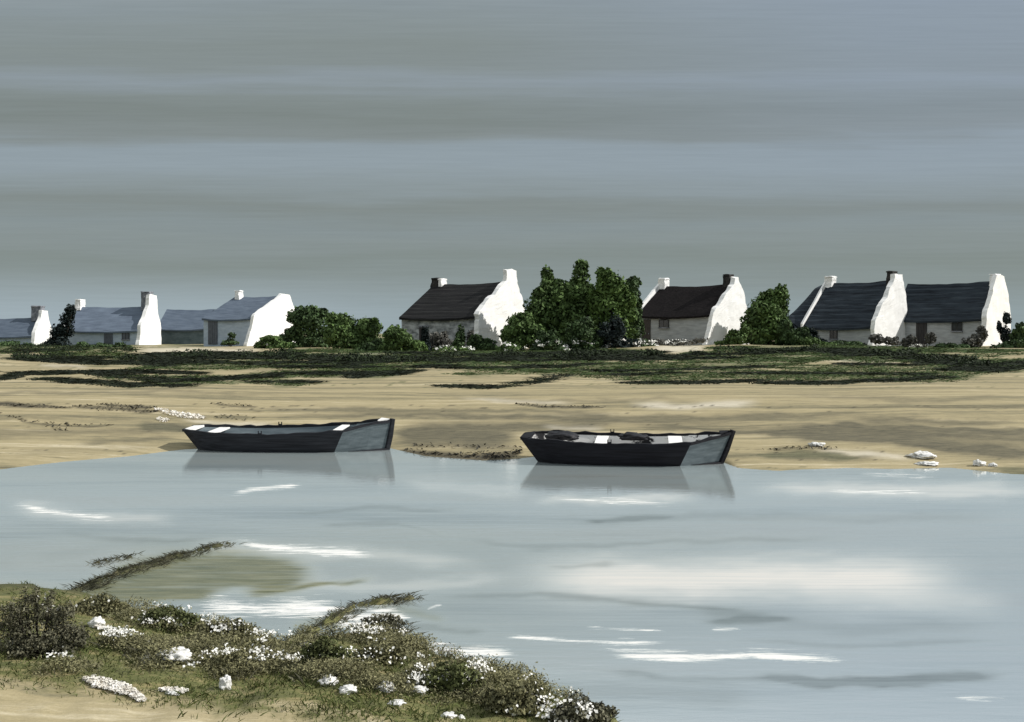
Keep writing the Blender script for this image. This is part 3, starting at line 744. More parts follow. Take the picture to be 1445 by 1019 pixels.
# ------------------------------------------------------------------ cottages
def cottage(name, label, xL, xR, xB, xA, d, y_base, y_eave, y_ridge, e_deg, roof, wall, gable='white', chim=(), openings=(), group='cottages along the bank',
            dark_left=False, front_stub=True, ridge_left_drop=0.0, gable_rise=0.22, seed=0.0, foot=0.0, rag=0.22, cdep=0.5, topw=0.5):
    """front-right corner seen at xR at distance d; xL left end of the front, xB back of the right gable, xA apex of the right gable (photo px)"""
    a = R(e_deg) + math.atan((xR - CX) / F)
    ca, sa = math.cos(a), math.sin(a)
    Xc, Yc = (xR - CX) * d / F, d
    def along(k_px, dx, dy):
        k = (k_px - CX) / F
        return (k * Yc - Xc) / (dx - k * dy)
    L = along(xL, -ca, sa); W = along(xB, sa, ca); tW = along(xA, sa, ca)
    z0 = EYE - (y_base - HZ) * d / F
    ze = EYE - (y_eave - HZ) * d / F - z0
    dA = Yc + tW * ca
    zr = EYE - (y_ridge - HZ) * dA / F - z0
    # local frame: x to the right along the front (0 = right corner, -L = left), y to the back, z up
    o = empty(name, (Xc, Yc, z0), 0)
    o.rotation_euler = (0, 0, -a)
    tag(o, label, 'cottage', group)
    lo = -0.9
    # walls (front, left, back) as one body below the roof
    bm = bmesh.new()
    sl = (zr - ze) / tW; sb = (zr - ze * 0.9) / max(W - tW, 0.3)
    th = 0.5
    add_prism(bm, [(-L + 0.02, 0.02, lo), (-L + 0.02, W, lo), (-L + 0.02, W, ze * 0.9 - 0.12), (-L + 0.02, tW, zr - 0.2), (-L + 0.02, 0.02, ze - 0.12)],
              [(-th + 0.01, 0.02, lo), (-th + 0.01, W, lo), (-th + 0.01, W, ze * 0.9 - 0.12), (-th + 0.01, tW, zr - 0.2), (-th + 0.01, 0.02, ze - 0.12)])
    roughen(bm, 0.05, 5, 0.9, seed)
    bm_obj('wall', bm, M[wall], o)
    # roof: two thick slopes, slightly sagging
    bm = bmesh.new()
    ov = 0.28
    def roof_pt(x, y, lift):
        if y <= tW: z = zr + (y - tW) * sl
        else: z = zr - (y - tW) * sb
        return Vector((x, y, z + lift))
    nxr, nyr = 22, 12
    ys = list(np.linspace(-ov, tW, nyr)) + list(np.linspace(tW, W + ov, 7))[1:]
    top, bot = [], []
    for i in range(nxr + 1):
        x = -L - 0.05 + (L + 0.05 - th + 0.02) * i / nxr
        u = i / nxr
        sag = -0.18 * math.sin(math.pi * u) - ridge_left_drop * (1 - u)
        rt, rb = [], []
        for y in ys:
            w_ = mnoise.noise(Vector((x * 0.7, y * 0.9, seed))) * 0.07
            rt.append(bm.verts.new(roof_pt(x, y, sag + w_ + 0.10))); rb.append(bm.verts.new(roof_pt(x, y, sag - 0.12)))
        top.append(rt); bot.append(rb)
    ny_ = len(ys)
    for i in range(nxr):
        for j in range(ny_ - 1):
            bm.faces.new((top[i][j], top[i + 1][j], top[i + 1][j + 1], top[i][j + 1]))
            bm.faces.new((bot[i][j], bot[i][j + 1], bot[i + 1][j + 1], bot[i + 1][j]))
        for j in (0, ny_ - 1):
            bm.faces.new((top[i][j], bot[i][j], bot[i + 1][j], top[i + 1][j]))
    for i in (0, nxr):
        for j in range(ny_ - 1):
            bm.faces.new((top[i][j], top[i][j + 1], bot[i][j + 1], bot[i][j]))
    bm_obj('roof', bm, M[roof], o)
    # right gable, a thick limewashed wall standing proud of the roof
    if gable:
        gr = gable_rise
        zt = zr + gr
        fz = [lo, 0.1, ze * 0.55, ze + gr, zt - 0.12, zt]; fy = [-0.1 - foot, -0.1 - foot, -0.12 - foot * 0.35, -0.12, max(tW - topw, 0.0), max(tW - topw, 0.0) + 0.15]
        if topw > 0.5: fz[-2] = zr + 0.1; fy[-2] = max(tW - topw - 0.1, 0)
        bz = [lo, ze * 0.9 + min(gr, .4), (zr + 0.1 if topw > 0.5 else zt - 0.12), zt]; by = [W + 0.1, W + 0.1, tW + topw + 0.1, tW + topw - 0.15]
        fz[3] = ze + min(gr, .4)
        NR, NC = 34, 14
        bm = bmesh.new()
        sheets = []
        for xx in (-th, 0.0):
            g_ = []
            for j in range(NR + 1):
                z = lo + (zt - lo) * j / NR
                y0_ = float(np.interp(z, fz, fy)); y1_ = float(np.interp(z, bz, by))
                g_.append([bm.verts.new((xx, y0_ + (y1_ - y0_) * q / NC, z)) for q in range(NC + 1)])
            sheets.append(g_)
        A_, B_ = sheets
        for j in range(NR):
            for q in range(NC):
                bm.faces.new((B_[j][q], B_[j][q + 1], B_[j + 1][q + 1], B_[j + 1][q]))
                bm.faces.new((A_[j][q], A_[j + 1][q], A_[j + 1][q + 1], A_[j][q + 1]))
            for q in (0, NC):
                bm.faces.new((A_[j][q], B_[j][q], B_[j + 1][q], A_[j + 1][q]))
        for q in range(NC):
            for j in (0, NR):
                bm.faces.new((A_[j][q], A_[j][q + 1], B_[j][q + 1], B_[j][q]))
        for v in bm.verts:
            p_ = v.co + Vector((0, seed * 7.3, seed * 3.1))
            v.co += mnoise.noise_vector(p_ * 0.55) * rag * Vector((0.25, 1.0, 0.8)) + mnoise.noise_vector(p_ * 1.9) * rag * Vector((0.12, 0.45, 0.45))
        bm_obj('gable', bm, M[gable], o)
    for c in chim:
        # (px centre, py top, width m, height m, material, where: 'R' on right gable, 'L' on left end, or fraction along roof)
        cw, chh, cm, where = c[:4]
        if where == 'R': x1, yc = (-0.22 if topw > 0.5 else 0.04), tW
        elif where == 'L': x1, yc = -L + cw * 0.75, tW
        else: x1, yc = -L * (1 - where), tW - (0.6 if len(c) < 5 else 0)
        bm = bmesh.new()
        zb = zr - 0.5 - (0.5 if isinstance(where, float) else 0)
        add_prism(bm, [(x1 - cw, yc - cdep, zb), (x1, yc - cdep, zb), (x1, yc + cdep, zb), (x1 - cw, yc + cdep, zb)],
                  [(x1 - cw + .04, yc - cdep * .86, zr + chh), (x1 - .03, yc - cdep * .86, zr + chh), (x1 - .03, yc + cdep * .86, zr + chh), (x1 - cw + .04, yc + cdep * .86, zr + chh)])
        roughen(bm, 0.15, 4, 1.2, seed + 8 + cw)
        ch = bm_obj('chimney', bm, M[cm], o)
        bm = bmesh.new()
        add_box(bm, x1 - cw - 0.01, x1 + 0.01, yc - cdep, yc + cdep, zr + chh - 0.01, zr + chh + 0.13, 0.04)
        roughen(bm, 0.07, 2, 2, seed)
        bm_obj('chimney_cap', bm, M[cm if cm != 'white' else 'white'], ch)
    for op in openings:
        kind, x0, y0, x1, y1, mat = op
        # photo px on the front face -> local x
        f0 = -along(x0, -ca, sa); f1 = -along(x1, -ca, sa)
        dd = Yc + (-(f0 + f1) / 2) * sa
        t0 = EYE - (y0 - HZ) * dd / F - z0; b0 = EYE - (y1 - HZ) * dd / F - z0
        if kind == 'door': b0 = min(b0, 0.05)
        bm = bmesh.new(); add_box(bm, f0, f1, -0.075, 0.08, b0, t0)
        if kind == 'door':
            n = 4
            for q in range(n):
                xa = f0 + (f1 - f0) * (q + .08) / n; xb = f0 + (f1 - f0) * (q + .92) / n
                add_box(bm, xa, xb, -0.105, -0.07, b0 + 0.05, t0 - 0.05, 0.0)
            D = bm_obj('door', bm, M[mat], o)
            bm = bmesh.new(); add_box(bm, f1 - 0.22, f1 - 0.12, -0.15, -0.10, b0 + 0.95, b0 + 1.08); bm_obj('handle', bm, M['stone_stack'], D)
            bm = bmesh.new(); add_box(bm, f0 - 0.12, f1 + 0.12, -0.09, 0.06, t0 + 0.003, t0 + 0.16); bm_obj('lintel', bm, M['stone_stack'], D)
        else:
            D = bm_obj('window', bm, M[mat], o)
            bm = bmesh.new(); q = 0.07
            add_box(bm, f0 - q, f0, -0.10, 0.06, b0, t0); add_box(bm, f1, f1 + q, -0.10, 0.06, b0, t0); add_box(bm, f0 - q, f1 + q, -0.10, 0.06, t0, t0 + q)
            xm = (f0 + f1) / 2; add_box(bm, xm - 0.03, xm + 0.03, -0.098, -0.07, b0, t0)
            bm_obj('frame', bm, M['dark_wood'], D)
            bm = bmesh.new(); add_box(bm, f0 - 0.14, f1 + 0.14, -0.17, 0.05, b0 - 0.12, b0 - 0.003); bm_obj('sill', bm, M['stone_stack'], D)
    o['_dims'] = [L, W, tW, ze, zr, z0]
    return o


cotA = cottage('cottage', 'pale cottage cut off at the left edge, its grey chimney stack topping a white gable', -70, 50, 75, 63, 150, 487, 473, 449, 26, 'slate_pale_deep', 'hazed_blue_wall',
               chim=((1.5, 1.75, 'stone_stack', 'R'),), seed=1.1, cdep=0.8, foot=0.3, gable_rise=1.1, topw=1.1)
cotB = cottage('cottage', 'long pale cottage with ivy on its left end and a tall white gable', 92, 199, 227, 216, 142, 487, 465, 433, 27, 'slate_pale', 'hazed_blue_wall',
               chim=((1.3, 2.1, 'stone_stack', 'R'), (0.8, 1.0, 'white', 'L')), openings=(('door', 147, 468, 159, 489, 'pane_blue'), ('window', 173, 467, 182, 479, 'pane_blue')), seed=2.3, gable_rise=1.7, cdep=0.75, foot=0.5, topw=1.25)
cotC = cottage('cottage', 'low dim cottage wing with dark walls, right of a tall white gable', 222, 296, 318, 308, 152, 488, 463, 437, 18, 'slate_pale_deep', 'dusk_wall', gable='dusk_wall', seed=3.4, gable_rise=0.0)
cotD = cottage('cottage', 'blue roofed cottage with a white chimney standing on its roof slope', 287, 359, 421, 403, 132, 486, 449, 418, 36, 'slate_pale_deep', 'hazed_blue_wall',
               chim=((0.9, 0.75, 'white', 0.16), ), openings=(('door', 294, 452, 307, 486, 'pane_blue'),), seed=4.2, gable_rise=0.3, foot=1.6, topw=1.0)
cotE = cottage('cottage', 'black roofed cottage with the biggest white gable, dark stone stack at its left end', 566, 676, 744, 722, 100, 503, 446, 398, 36, 'slate_dark', 'grey_wall_stone',
               chim=((0.8, 0.6, 'dark_stack', 'L'), (0.5, 0.5, 'white', 0.12, 0)), openings=(('door', 592, 462, 604, 503, 'dark_wood'),), seed=5.6, gable_rise=1.25, cdep=0.5, rag=0.34, topw=1.0)
cotF = cottage('cottage', 'brown black roofed cottage with a brown door, right of the middle tree clump', 901, 1008, 1056, 1040, 104, 484, 443, 401, 31, 'slate_brown', 'grey_wall',
               chim=((0.9, 0.85, 'white', 'L'), (0.8, 0.95, 'dark_stack', 0.93, 0)), openings=(('door', 906, 451, 918, 484, 'brown_wood'), ('window', 931, 452, 943, 462, 'pane')), seed=6.1, gable_rise=0.75, foot=1.5, rag=0.3, topw=0.6)
cotG = cottage('cottage', 'blue black roofed cottage with a hipped roof end at the left and one small window', 1136, 1236, 1284, 1268, 108, 487, 459, 396, 27, 'slate_blue', 'grey_wall',
               chim=((0.8, 0.95, 'dark_stack', 0.955, 0), (1.0, 0.7, 'white', 'L')), openings=(('window', 1172, 465, 1181, 478, 'pane'),), seed=7.7, gable_rise=0.85, foot=0.8, rag=0.32, cdep=0.6, topw=0.95)
cotH = cottage('cottage', 'rightmost cottage with a dark door, one square window and a narrow white end gable', 1262, 1394, 1426, 1412, 106, 494, 447, 397, 22, 'slate_blue', 'grey_wall',
               chim=((0.7, 0.7, 'white', 'R'),), openings=(('door', 1293, 455, 1308, 488, 'dark_wood'), ('window', 1344, 456, 1357, 467, 'pane')), seed=8.8, gable_rise=0.6, foot=1.4, rag=0.28, cdep=0.7, topw=1.2)
# hipped dark roof end on the left of the blue black cottage, over a low wall
L, W, tW, ze, zr, z0 = cotG['_dims']
bm = bmesh.new()
ex = 3.3
n_ = 10
for (pa, pb, pc, pd) in (((-L - .4, -0.4, ze - .4), (-L - .4, tW, zr - .05), (-L - ex, tW + .3, 2.3), (-L - ex, 0.4, 1.7)),
                         ((-L - .4, tW, zr - .05), (-L - .4, W + .3, ze - .5), (-L - ex, W - .3, 1.7), (-L - ex, tW + .3, 2.3))):
    pa, pb, pc, pd = map(Vector, (pa, pb, pc, pd))
    for lift in (0.0, -0.25):
        g_ = []
        for i in range(n_ + 1):
            u = i / n_
            row = []
            for j in range(n_ + 1):
                t_ = j / n_
                p_ = (pa * (1 - t_) + pb * t_) * (1 - u) + (pd * (1 - t_) + pc * t_) * u
                p_ = p_ + Vector((-0.7 * math.sin(math.pi * u), 0, lift + 1.15 * math.sin(math.pi * u))) + mnoise.noise_vector(p_ * 0.8) * 0.14
                row.append(bm.verts.new(p_))
            g_.append(row)
        for i in range(n_):
            for j in range(n_):
                bm.faces.new((g_[i][j], g_[i][j + 1], g_[i + 1][j + 1], g_[i + 1][j]))
bmesh.ops.remove_doubles(bm, verts=bm.verts, dist=0.002)
bm_obj('hip_roof', bm, M['slate_blue'], cotG, True)
bm = bmesh.new(); add_box(bm, -L - ex + .3, -L - .3, 0.7, W - .5, -0.9, 1.75); roughen(bm, 0.05, 4, 0.9, 3.0)
bm_obj('lean_to_wall', bm, M['dusk_wall'], cotG)
# raised white left verges on the two right cottages
for co in (cotF, cotG, cotB):
    L, W, tW, ze, zr, z0 = co['_dims']
    bm = bmesh.new()
    s = -L - 0.12
    th = 0.22 if co is not cotF else 0.3
    add_prism(bm, [(s - th, -0.3, ze - 0.15), (s - th, tW, zr - 0.1), (s - th, tW + 0.4, zr + 0.3), (s - th, tW - 0.2, zr + 0.42), (s - th, -0.35, ze + 0.25)],
              [(s, -0.3, ze - 0.15), (s, tW, zr - 0.1), (s, tW + 0.4, zr + 0.3), (s, tW - 0.2, zr + 0.42), (s, -0.35, ze + 0.25)])
    roughen(bm, 0.05, 3, 1.2, L)
    bm_obj('verge', bm, M['white'], co)
for co in (cotA, cotB, cotC, cotD, cotE, cotF, cotG, cotH):
    print('cottage', [round(x, 2) for x in co['_dims']]); del co['_dims']

# ------------------------------------------------------------------ trees
tree('tree', 'round dark green tree touching the white gable of the blue roofed cottage', 'tree', [(435, 465, 30, 34), (425, 450, 20, 18), (450, 448, 16, 14), (412, 482, 18, 20), (440, 490, 34, 16)], 118, 436, 'leaf_dark', 5200, 0.20, seed=11, group='trees between the cottages')
tree('tree', 'lower mid green tree right of the round dark one, its crown spread wide', 'tree', [(480, 468, 26, 28), (515, 474, 28, 24), (498, 486, 42, 18), (470, 452, 12, 10), (527, 458, 12, 9)], 112, 500, 'leaf_mid', 5200, 0.19, seed=12, group='trees between the cottages')
tree('shrub', 'dense shrub at the left foot of the black roofed cottage', 'shrub', [(562, 484, 24, 24), (585, 494, 18, 14), (545, 494, 14, 12), (556, 468, 12, 10)], 95, 565, 'leaf_mid', 3600, 0.15, 0.1, seed=13, group='shrubs at the cottage feet', trunked=False)
tree('shrub', 'scrubby shrub below the white gable of the blue roofed cottage', 'shrub', [(382, 486, 20, 12), (402, 492, 16, 10), (365, 488, 8, 9)], 112, 385, 'leaf_mid', 1600, 0.15, 0.08, seed=14, group='shrubs at the cottage feet', trunked=False)
tree('tree', 'biggest tree of the middle clump, broad with a round tuft on top', 'tree', [(790, 440, 46, 46), (770, 460, 30, 34), (815, 450, 32, 40), (832, 425, 18, 26), (755, 440, 18, 22), (800, 475, 50, 26), (818, 392, 16, 20), (820, 376, 12, 9), (772, 392, 10, 16), (770, 420, 22, 28), (812, 420, 26, 24), (760, 455, 22, 24), (796, 408, 30, 16)], 100, 795, 'leaf_mid', 9500, 0.21, 0.24, seed=15, group='trees between the cottages')
tree('tree', 'pointed bright green tree at the right of the middle clump', 'tree', [(860, 432, 30, 42), (884, 425, 14, 24), (842, 430, 14, 30), (862, 478, 36, 24), (856, 400, 18, 22), (868, 412, 20, 20), (847, 386, 7, 9), (880, 440, 16, 24), (862, 466, 26, 20)], 98, 862, 'leaf_fresh', 6800, 0.20, 0.2, seed=16, group='trees between the cottages')
tree('tree', 'slim dark tree against the white left verge of the brown black roofed cottage', 'tree', [(890, 420, 16, 26), (900, 440, 8, 20), (892, 410, 12, 18), (896, 398, 9, 8), (888, 438, 14, 24), (892, 465, 16, 22)], 102, 890, 'leaf_dark', 3200, 0.17, 0.14, seed=17, group='trees between the cottages')
tree('tree', 'leafy tree in front of the biggest white gable, lowest of the middle clump', 'tree', [(735, 464, 26, 20), (722, 478, 20, 18), (752, 478, 22, 20), (738, 450, 14, 10)], 95, 738, 'leaf_mid', 4600, 0.17, 0.12, seed=18, group='trees between the cottages')
tree('tree', 'single tree standing right of the brown black roofed cottage', 'tree', [(1078, 455, 30, 36), (1096, 425, 18, 22), (1103, 410, 9, 10), (1064, 455, 20, 26), (1080, 428, 14, 16), (1085, 476, 40, 20), (1104, 438, 10, 26), (1056, 472, 16, 20), (1086, 450, 24, 34)], 104, 1085, 'leaf_mid', 6800, 0.20, 0.2, seed=19, group='trees between the cottages')
tree('shrub', 'dark bushy shrub under the hipped roof end of the blue black cottage', 'shrub', [(1118, 480, 18, 16), (1134, 478, 14, 16), (1108, 466, 12, 16), (1142, 490, 20, 10)], 102, 1126, 'leaf_dark', 3600, 0.16, 0.1, seed=20, group='shrubs at the cottage feet', trunked=False)
tree('shrub', 'big dark shrub at the right edge below the narrow white end gable', 'shrub', [(1425, 500, 28, 22), (1440, 478, 16, 22), (1402, 508, 16, 14), (1450, 505, 24, 24)], 96, 1428, 'leaf_dark', 4800, 0.16, 0.12, seed=21, group='shrubs at the cottage feet', trunked=False)
tree('ivy', 'dark ivy climbing the left end of the long pale cottage', 'ivy', [(100, 444, 7, 16), (93, 462, 12, 20), (84, 480, 16, 22), (74, 498, 22, 12), (97, 448, 8, 16), (80, 486, 14, 14), (66, 492, 16, 10), (92, 494, 12, 10)], 139, 84, 'leaf_black', 3200, 0.2, 0.12, seed=22, trunked=False)
lows = [
    ('small upright evergreen in front of the dark door of the black roofed cottage', [(600, 478, 6, 18), (602, 494, 9, 12)], 96, 600, 'leaf_black', 900),
    ('slim upright evergreen beneath the right part of the black roof', [(650, 474, 7, 16), (648, 490, 11, 14)], 96, 650, 'leaf_dark', 1100),
    ('low dark shrub at the front corner of the biggest white gable', [(672, 486, 12, 16), (690, 490, 14, 12)], 95, 678, 'leaf_dark', 1400),
    ('grey scrub growing against the wall of the black roofed cottage', [(620, 484, 20, 18), (640, 492, 26, 12), (664, 478, 8, 14)], 97.5, 625, 'leaf_scrub', 2000),
    ('grey scrub by the dark door of the rightmost cottage', [(1284, 483, 10, 10), (1312, 478, 8, 10)], 103, 1290, 'leaf_scrub', 700),
    ('grey scrub at the right end of the rightmost cottage wall', [(1374, 484, 16, 12), (1385, 474, 8, 16)], 102, 1376, 'leaf_scrub', 1000),
    ('grey scrub below the white gable of the blue black roofed cottage', [(1238, 480, 14, 8), (1258, 482, 14, 7)], 103, 1246, 'leaf_scrub', 700),
    ('dark creeper hanging on the narrow white end gable', [(1420, 450, 7, 10), (1410, 462, 3, 8), (1418, 474, 8, 14)], 103, 1418, 'leaf_black', 900),
    ('small shrub on the wall of the blue roofed cottage, right of its door', [(328, 476, 7, 7), (322, 484, 14, 5)], 129, 326, 'leaf_dark', 500),
    ('green shrub at the foot of the white gable of the brown black roofed cottage', [(1040, 478, 16, 14), (1024, 488, 18, 8), (1050, 468, 8, 10)], 99, 1036, 'leaf_mid', 1900),
    ('grassy green shrub right below the hipped roof end', [(1140, 486, 20, 10), (1160, 490, 22, 8)], 101, 1146, 'leaf_mid', 1500),
]
for i, (lab, lb, d, bx, mt, n) in enumerate(lows):
    tree('shrub' if 'creeper' not in lab else 'creeper', lab, 'shrub' if 'creeper' not in lab else 'creeper', lb, d, bx, mt, n, 0.13, 0.07, seed=40 + i, group='shrubs at the cottage feet' if 'creeper' not in lab else None, trunked=False)
# dark undergrowth and white blossom along the foot of the middle clump
for i, (lab, lb, d, bx, mt, n) in enumerate([
    ('low dark green hedge in front of the long pale cottage, left half', [(116, 493, 20, 11), (138, 494, 20, 10)], 128, 128, 'leaf_dark', 1900),
    ('low dark green hedge in front of the long pale cottage, right half', [(164, 495, 20, 11), (182, 497, 12, 9)], 127, 172, 'leaf_dark', 1700),
    ('low dark green hedge at the left edge below the cut off cottage', [(10, 492, 26, 10), (44, 494, 20, 10)], 130, 26, 'leaf_dark', 2000)]):
    tree('hedge', lab, 'hedge', lb, d, bx, mt, n, 0.14, 0.07, seed=90 + i, group='low hedges in front of the far left cottages', trunked=False)
for i, (lab, lb, d, bx, mt, n) in enumerate([
    ('dark spreading shrub between the lower green tree and the dense shrub', [(520, 494, 18, 10), (535, 490, 12, 12)], 97, 526, 'leaf_dark', 1600),
    ('low dark shrub under the window of the blue black roofed cottage', [(1178, 487, 22, 6), (1206, 488, 18, 6)], 103, 1190, 'leaf_dark', 1300),
    ('low dark shrub under the square window of the rightmost cottage', [(1336, 491, 18, 7), (1356, 493, 16, 7)], 101, 1346, 'leaf_dark', 1300),
    ('dark shrub at the corner below the dark hipped roof of the blue black cottage', [(1146, 478, 10, 14), (1156, 486, 12, 8)], 103, 1150, 'leaf_black', 1100)]):
    tree('shrub', lab, 'shrub', lb, d, bx, mt, n, 0.13, 0.07, seed=95 + i, group='shrubs at the cottage feet', trunked=False)
flw = [
    ('white flowering shrub below the biggest white gable', [(722, 494, 16, 11), (706, 497, 10, 8)], 92, 718, 'leaf_mid', 1300, 260),
    ('dark shrub edged with white flowers under the biggest tree', [(775, 484, 24, 18), (760, 494, 18, 10), (790, 494, 20, 12)], 92.5, 775, 'leaf_dark', 2400, 420),
    ('tall dark shrub with white flowers at its foot, centre of the middle clump', [(822, 474, 24, 26), (815, 492, 26, 12), (838, 488, 16, 16)], 93, 822, 'leaf_dark', 2900, 420),
    ('blackish shrub with white flowers at its foot under the pointed bright tree', [(866, 474, 26, 28), (880, 490, 24, 14), (852, 492, 18, 10)], 93.5, 868, 'leaf_black', 3000, 460),
    ('low white flowering shrub left of the brown door', [(905, 490, 16, 11), (920, 493, 14, 7)], 94, 908, 'leaf_dark', 1300, 380),
    ('white flowering shrub under the slim upright evergreen', [(632, 496, 22, 7), (655, 497, 16, 7)], 93, 640, 'leaf_mid', 1000, 300),
    ('white blossom spilling along the foot of the brown black roofed cottage wall', [(930, 484, 18, 5), (965, 484, 30, 3.5), (990, 481, 12, 4)], 101, 950, 'leaf_scrub', 500, 460),
    ('small white flowering plant at the foot of the rightmost cottage door', [(1297, 489, 11, 4)], 101, 1297, 'leaf_scrub', 150, 130),
]
for i, (lab, lb, d, bx, mt, n, nb) in enumerate(flw):
    tree('flowering_shrub', lab, 'shrub', lb, d, bx, mt, n, 0.14, 0.07, seed=60 + i, group='white flowering shrubs below the trees', blossom=nb, bsize=0.10, low=1.0, trunked=False)

# foreground shrubs
def near_shrub(label, px, py, w, h, mat, n, nb, seed, size=0.022, extra=()):
    p = gp(px, py); s = p.y / F
    h = h * 0.82
    lobes = [(px, py - h * 0.5, w * 0.36, h * 0.52), (px - w * 0.27, py - h * 0.36, w * 0.25, h * 0.40), (px + w * 0.28, py - h * 0.34, w * 0.26, h * 0.38), (px + w * .05, py - h * .2, w * .45, h * .22)]
    lobes += list(extra)
    return tree('flowering_shrub' if nb else 'shrub', label, 'shrub', lobes, p.y, px, mat, n, size, 0.014, seed=seed, group='shrubs on the near bank', blossom=int(nb * 0.6), bsize=0.017, trunked=False)


near_shrub('big dark straggling shrub at the left edge of the near bank', 52, 926, 128, 84, 'leaf_ash', 9000, 60, 81, 0.014, [(40, 862, 22, 24), (70, 848, 10, 16), (52, 842, 7, 16), (18, 880, 26, 34), (92, 876, 20, 28), (105, 900, 22, 22), (34, 838, 5, 12)])
near_shrub('leafy shrub at the root of the thin upper spit', 140, 866, 66, 34, 'leaf_olive', 1700, 24, 82, 0.018)
near_shrub('flowering shrub beside the broad white glint on the water left of centre', 235, 884, 84, 32, 'leaf_shore', 1900, 110, 83, 0.018)
near_shrub('flowering shrub with the thickest white blossom below the white glint', 320, 902, 90, 36, 'leaf_olive', 2200, 300, 84, 0.018)
near_shrub('green flowering shrub just left of the second spit', 458, 944, 76, 54, 'leaf_shore', 2600, 140, 85, 0.018)
near_shrub('small dark shrub at the tip of the second spit', 540, 886, 66, 24, 'leaf_ash', 1500, 24, 86, 0.016)
near_shrub('leafy shrub on the bank below the second spit', 536, 934, 76, 36, 'leaf_olive', 2000, 100, 87, 0.018)
near_shrub('flowering shrub where the near bank narrows', 636, 972, 90, 44, 'leaf_shore', 2600, 260, 88, 0.018)
near_shrub('olive shrub next to last at the narrow end of the near bank', 722, 1004, 96, 50, 'leaf_olive', 3000, 170, 89, 0.018)
near_shrub('pale blossoming shrub at the very tip of the near bank', 820, 1024, 96, 50, 'leaf_ash', 3000, 330, 90, 0.018)


# ------------------------------------------------------------------ white stones
def stone(label, px, py, wpx, hpx, seed, group):
    p = gp(px, py); s = p.y / F
    bm = bmesh.new(); bmesh.ops.create_icosphere(bm, subdivisions=4, radius=1)
    r = np.random.default_rng(seed)
    off = Vector(r.uniform(-50, 50, 3))
    for v in bm.verts:
        n = mnoise.fractal(v.co * 1.5 + off, 0.6, 2.1, 6)
        v.co *= 1 + 0.46 * n
        v.co.z = max(v.co.z, -0.55)
    for v in bm.verts:
        v.co = Vector((v.co.x * wpx * s * 0.5, v.co.y * max(wpx, hpx) * s * 0.4, v.co.z * hpx * s * 0.62))
    o = bm_obj('stone', bm, M['stone_white'], None, True)
    o.location = (p.x, p.y, max(p.z, 0) + hpx * s * 0.30); o.rotation_euler = (0, 0, 0.0)
    tag(o, label, 'stone', group)


ng = 'white stones on the near bank'; fgp = 'white stones on the far sand'
for i, (lab, px, py, w, h) in enumerate([
    ('largest white stone, among the plants of the near bank', 246, 932, 46, 26), ('white stone left of the largest one, half its size', 208, 934, 18, 12),
    ('upright white stone alone on the smooth green grass', 318, 972, 15, 20), ('ragged white stone at the head of the shell row, beside the big dark shrub', 136, 884, 20, 18),
    ('white stone lying in the row of shells', 172, 899, 28, 12), ('white stone at the lower end of the row of shells', 203, 908, 20, 10),
    ('white stone below the green flowering shrub, left of a pair', 464, 966, 24, 18), ('white stone below the green flowering shrub, right of a pair', 491, 976, 24, 16),
    ('pale stone among the plants under the second spit', 545, 974, 26, 18), ('white stone right of the pale one under the second spit', 592, 978, 20, 14),
    ('flat crescent white stone on the green grass', 560, 993, 22, 8), ('white stone at the bottom edge of the photo, left of a pair', 633, 1012, 18, 10),
    ('smaller white stone at the bottom edge of the photo, right of a pair', 651, 1014, 10, 8), ('cream stone in the blossom right of the largest white stone', 304, 922, 28, 14),
    ('cream stone at the foot of the flowering shrub below the white glint', 345, 936, 34, 12), ('small white stone near the left bottom of the second spit', 432, 912, 16, 9),
    ('flat white stone left on the bare grass beside the upright one', 246, 978, 24, 6)]):
    stone(lab, px, py, w * 1.0, h * (0.9 if h > w else 0.66), 100 + i, ng)
for i, (lab, px, py, w, h) in enumerate([
    ('white stone on top of the green bank by the far water edge', 1152, 629, 20, 5), ('long white stone at the water end of the pale sand streak', 1302, 646, 34, 8), ('flat white stone awash below the long one', 1308, 656, 26, 5),
    ('white stone on the far water edge near the right border', 1382, 657, 16, 8), ('smaller white stone right beside the one near the border', 1401, 658, 12, 5)]):
    stone(lab, px, py, w, h, 140 + i, fgp)


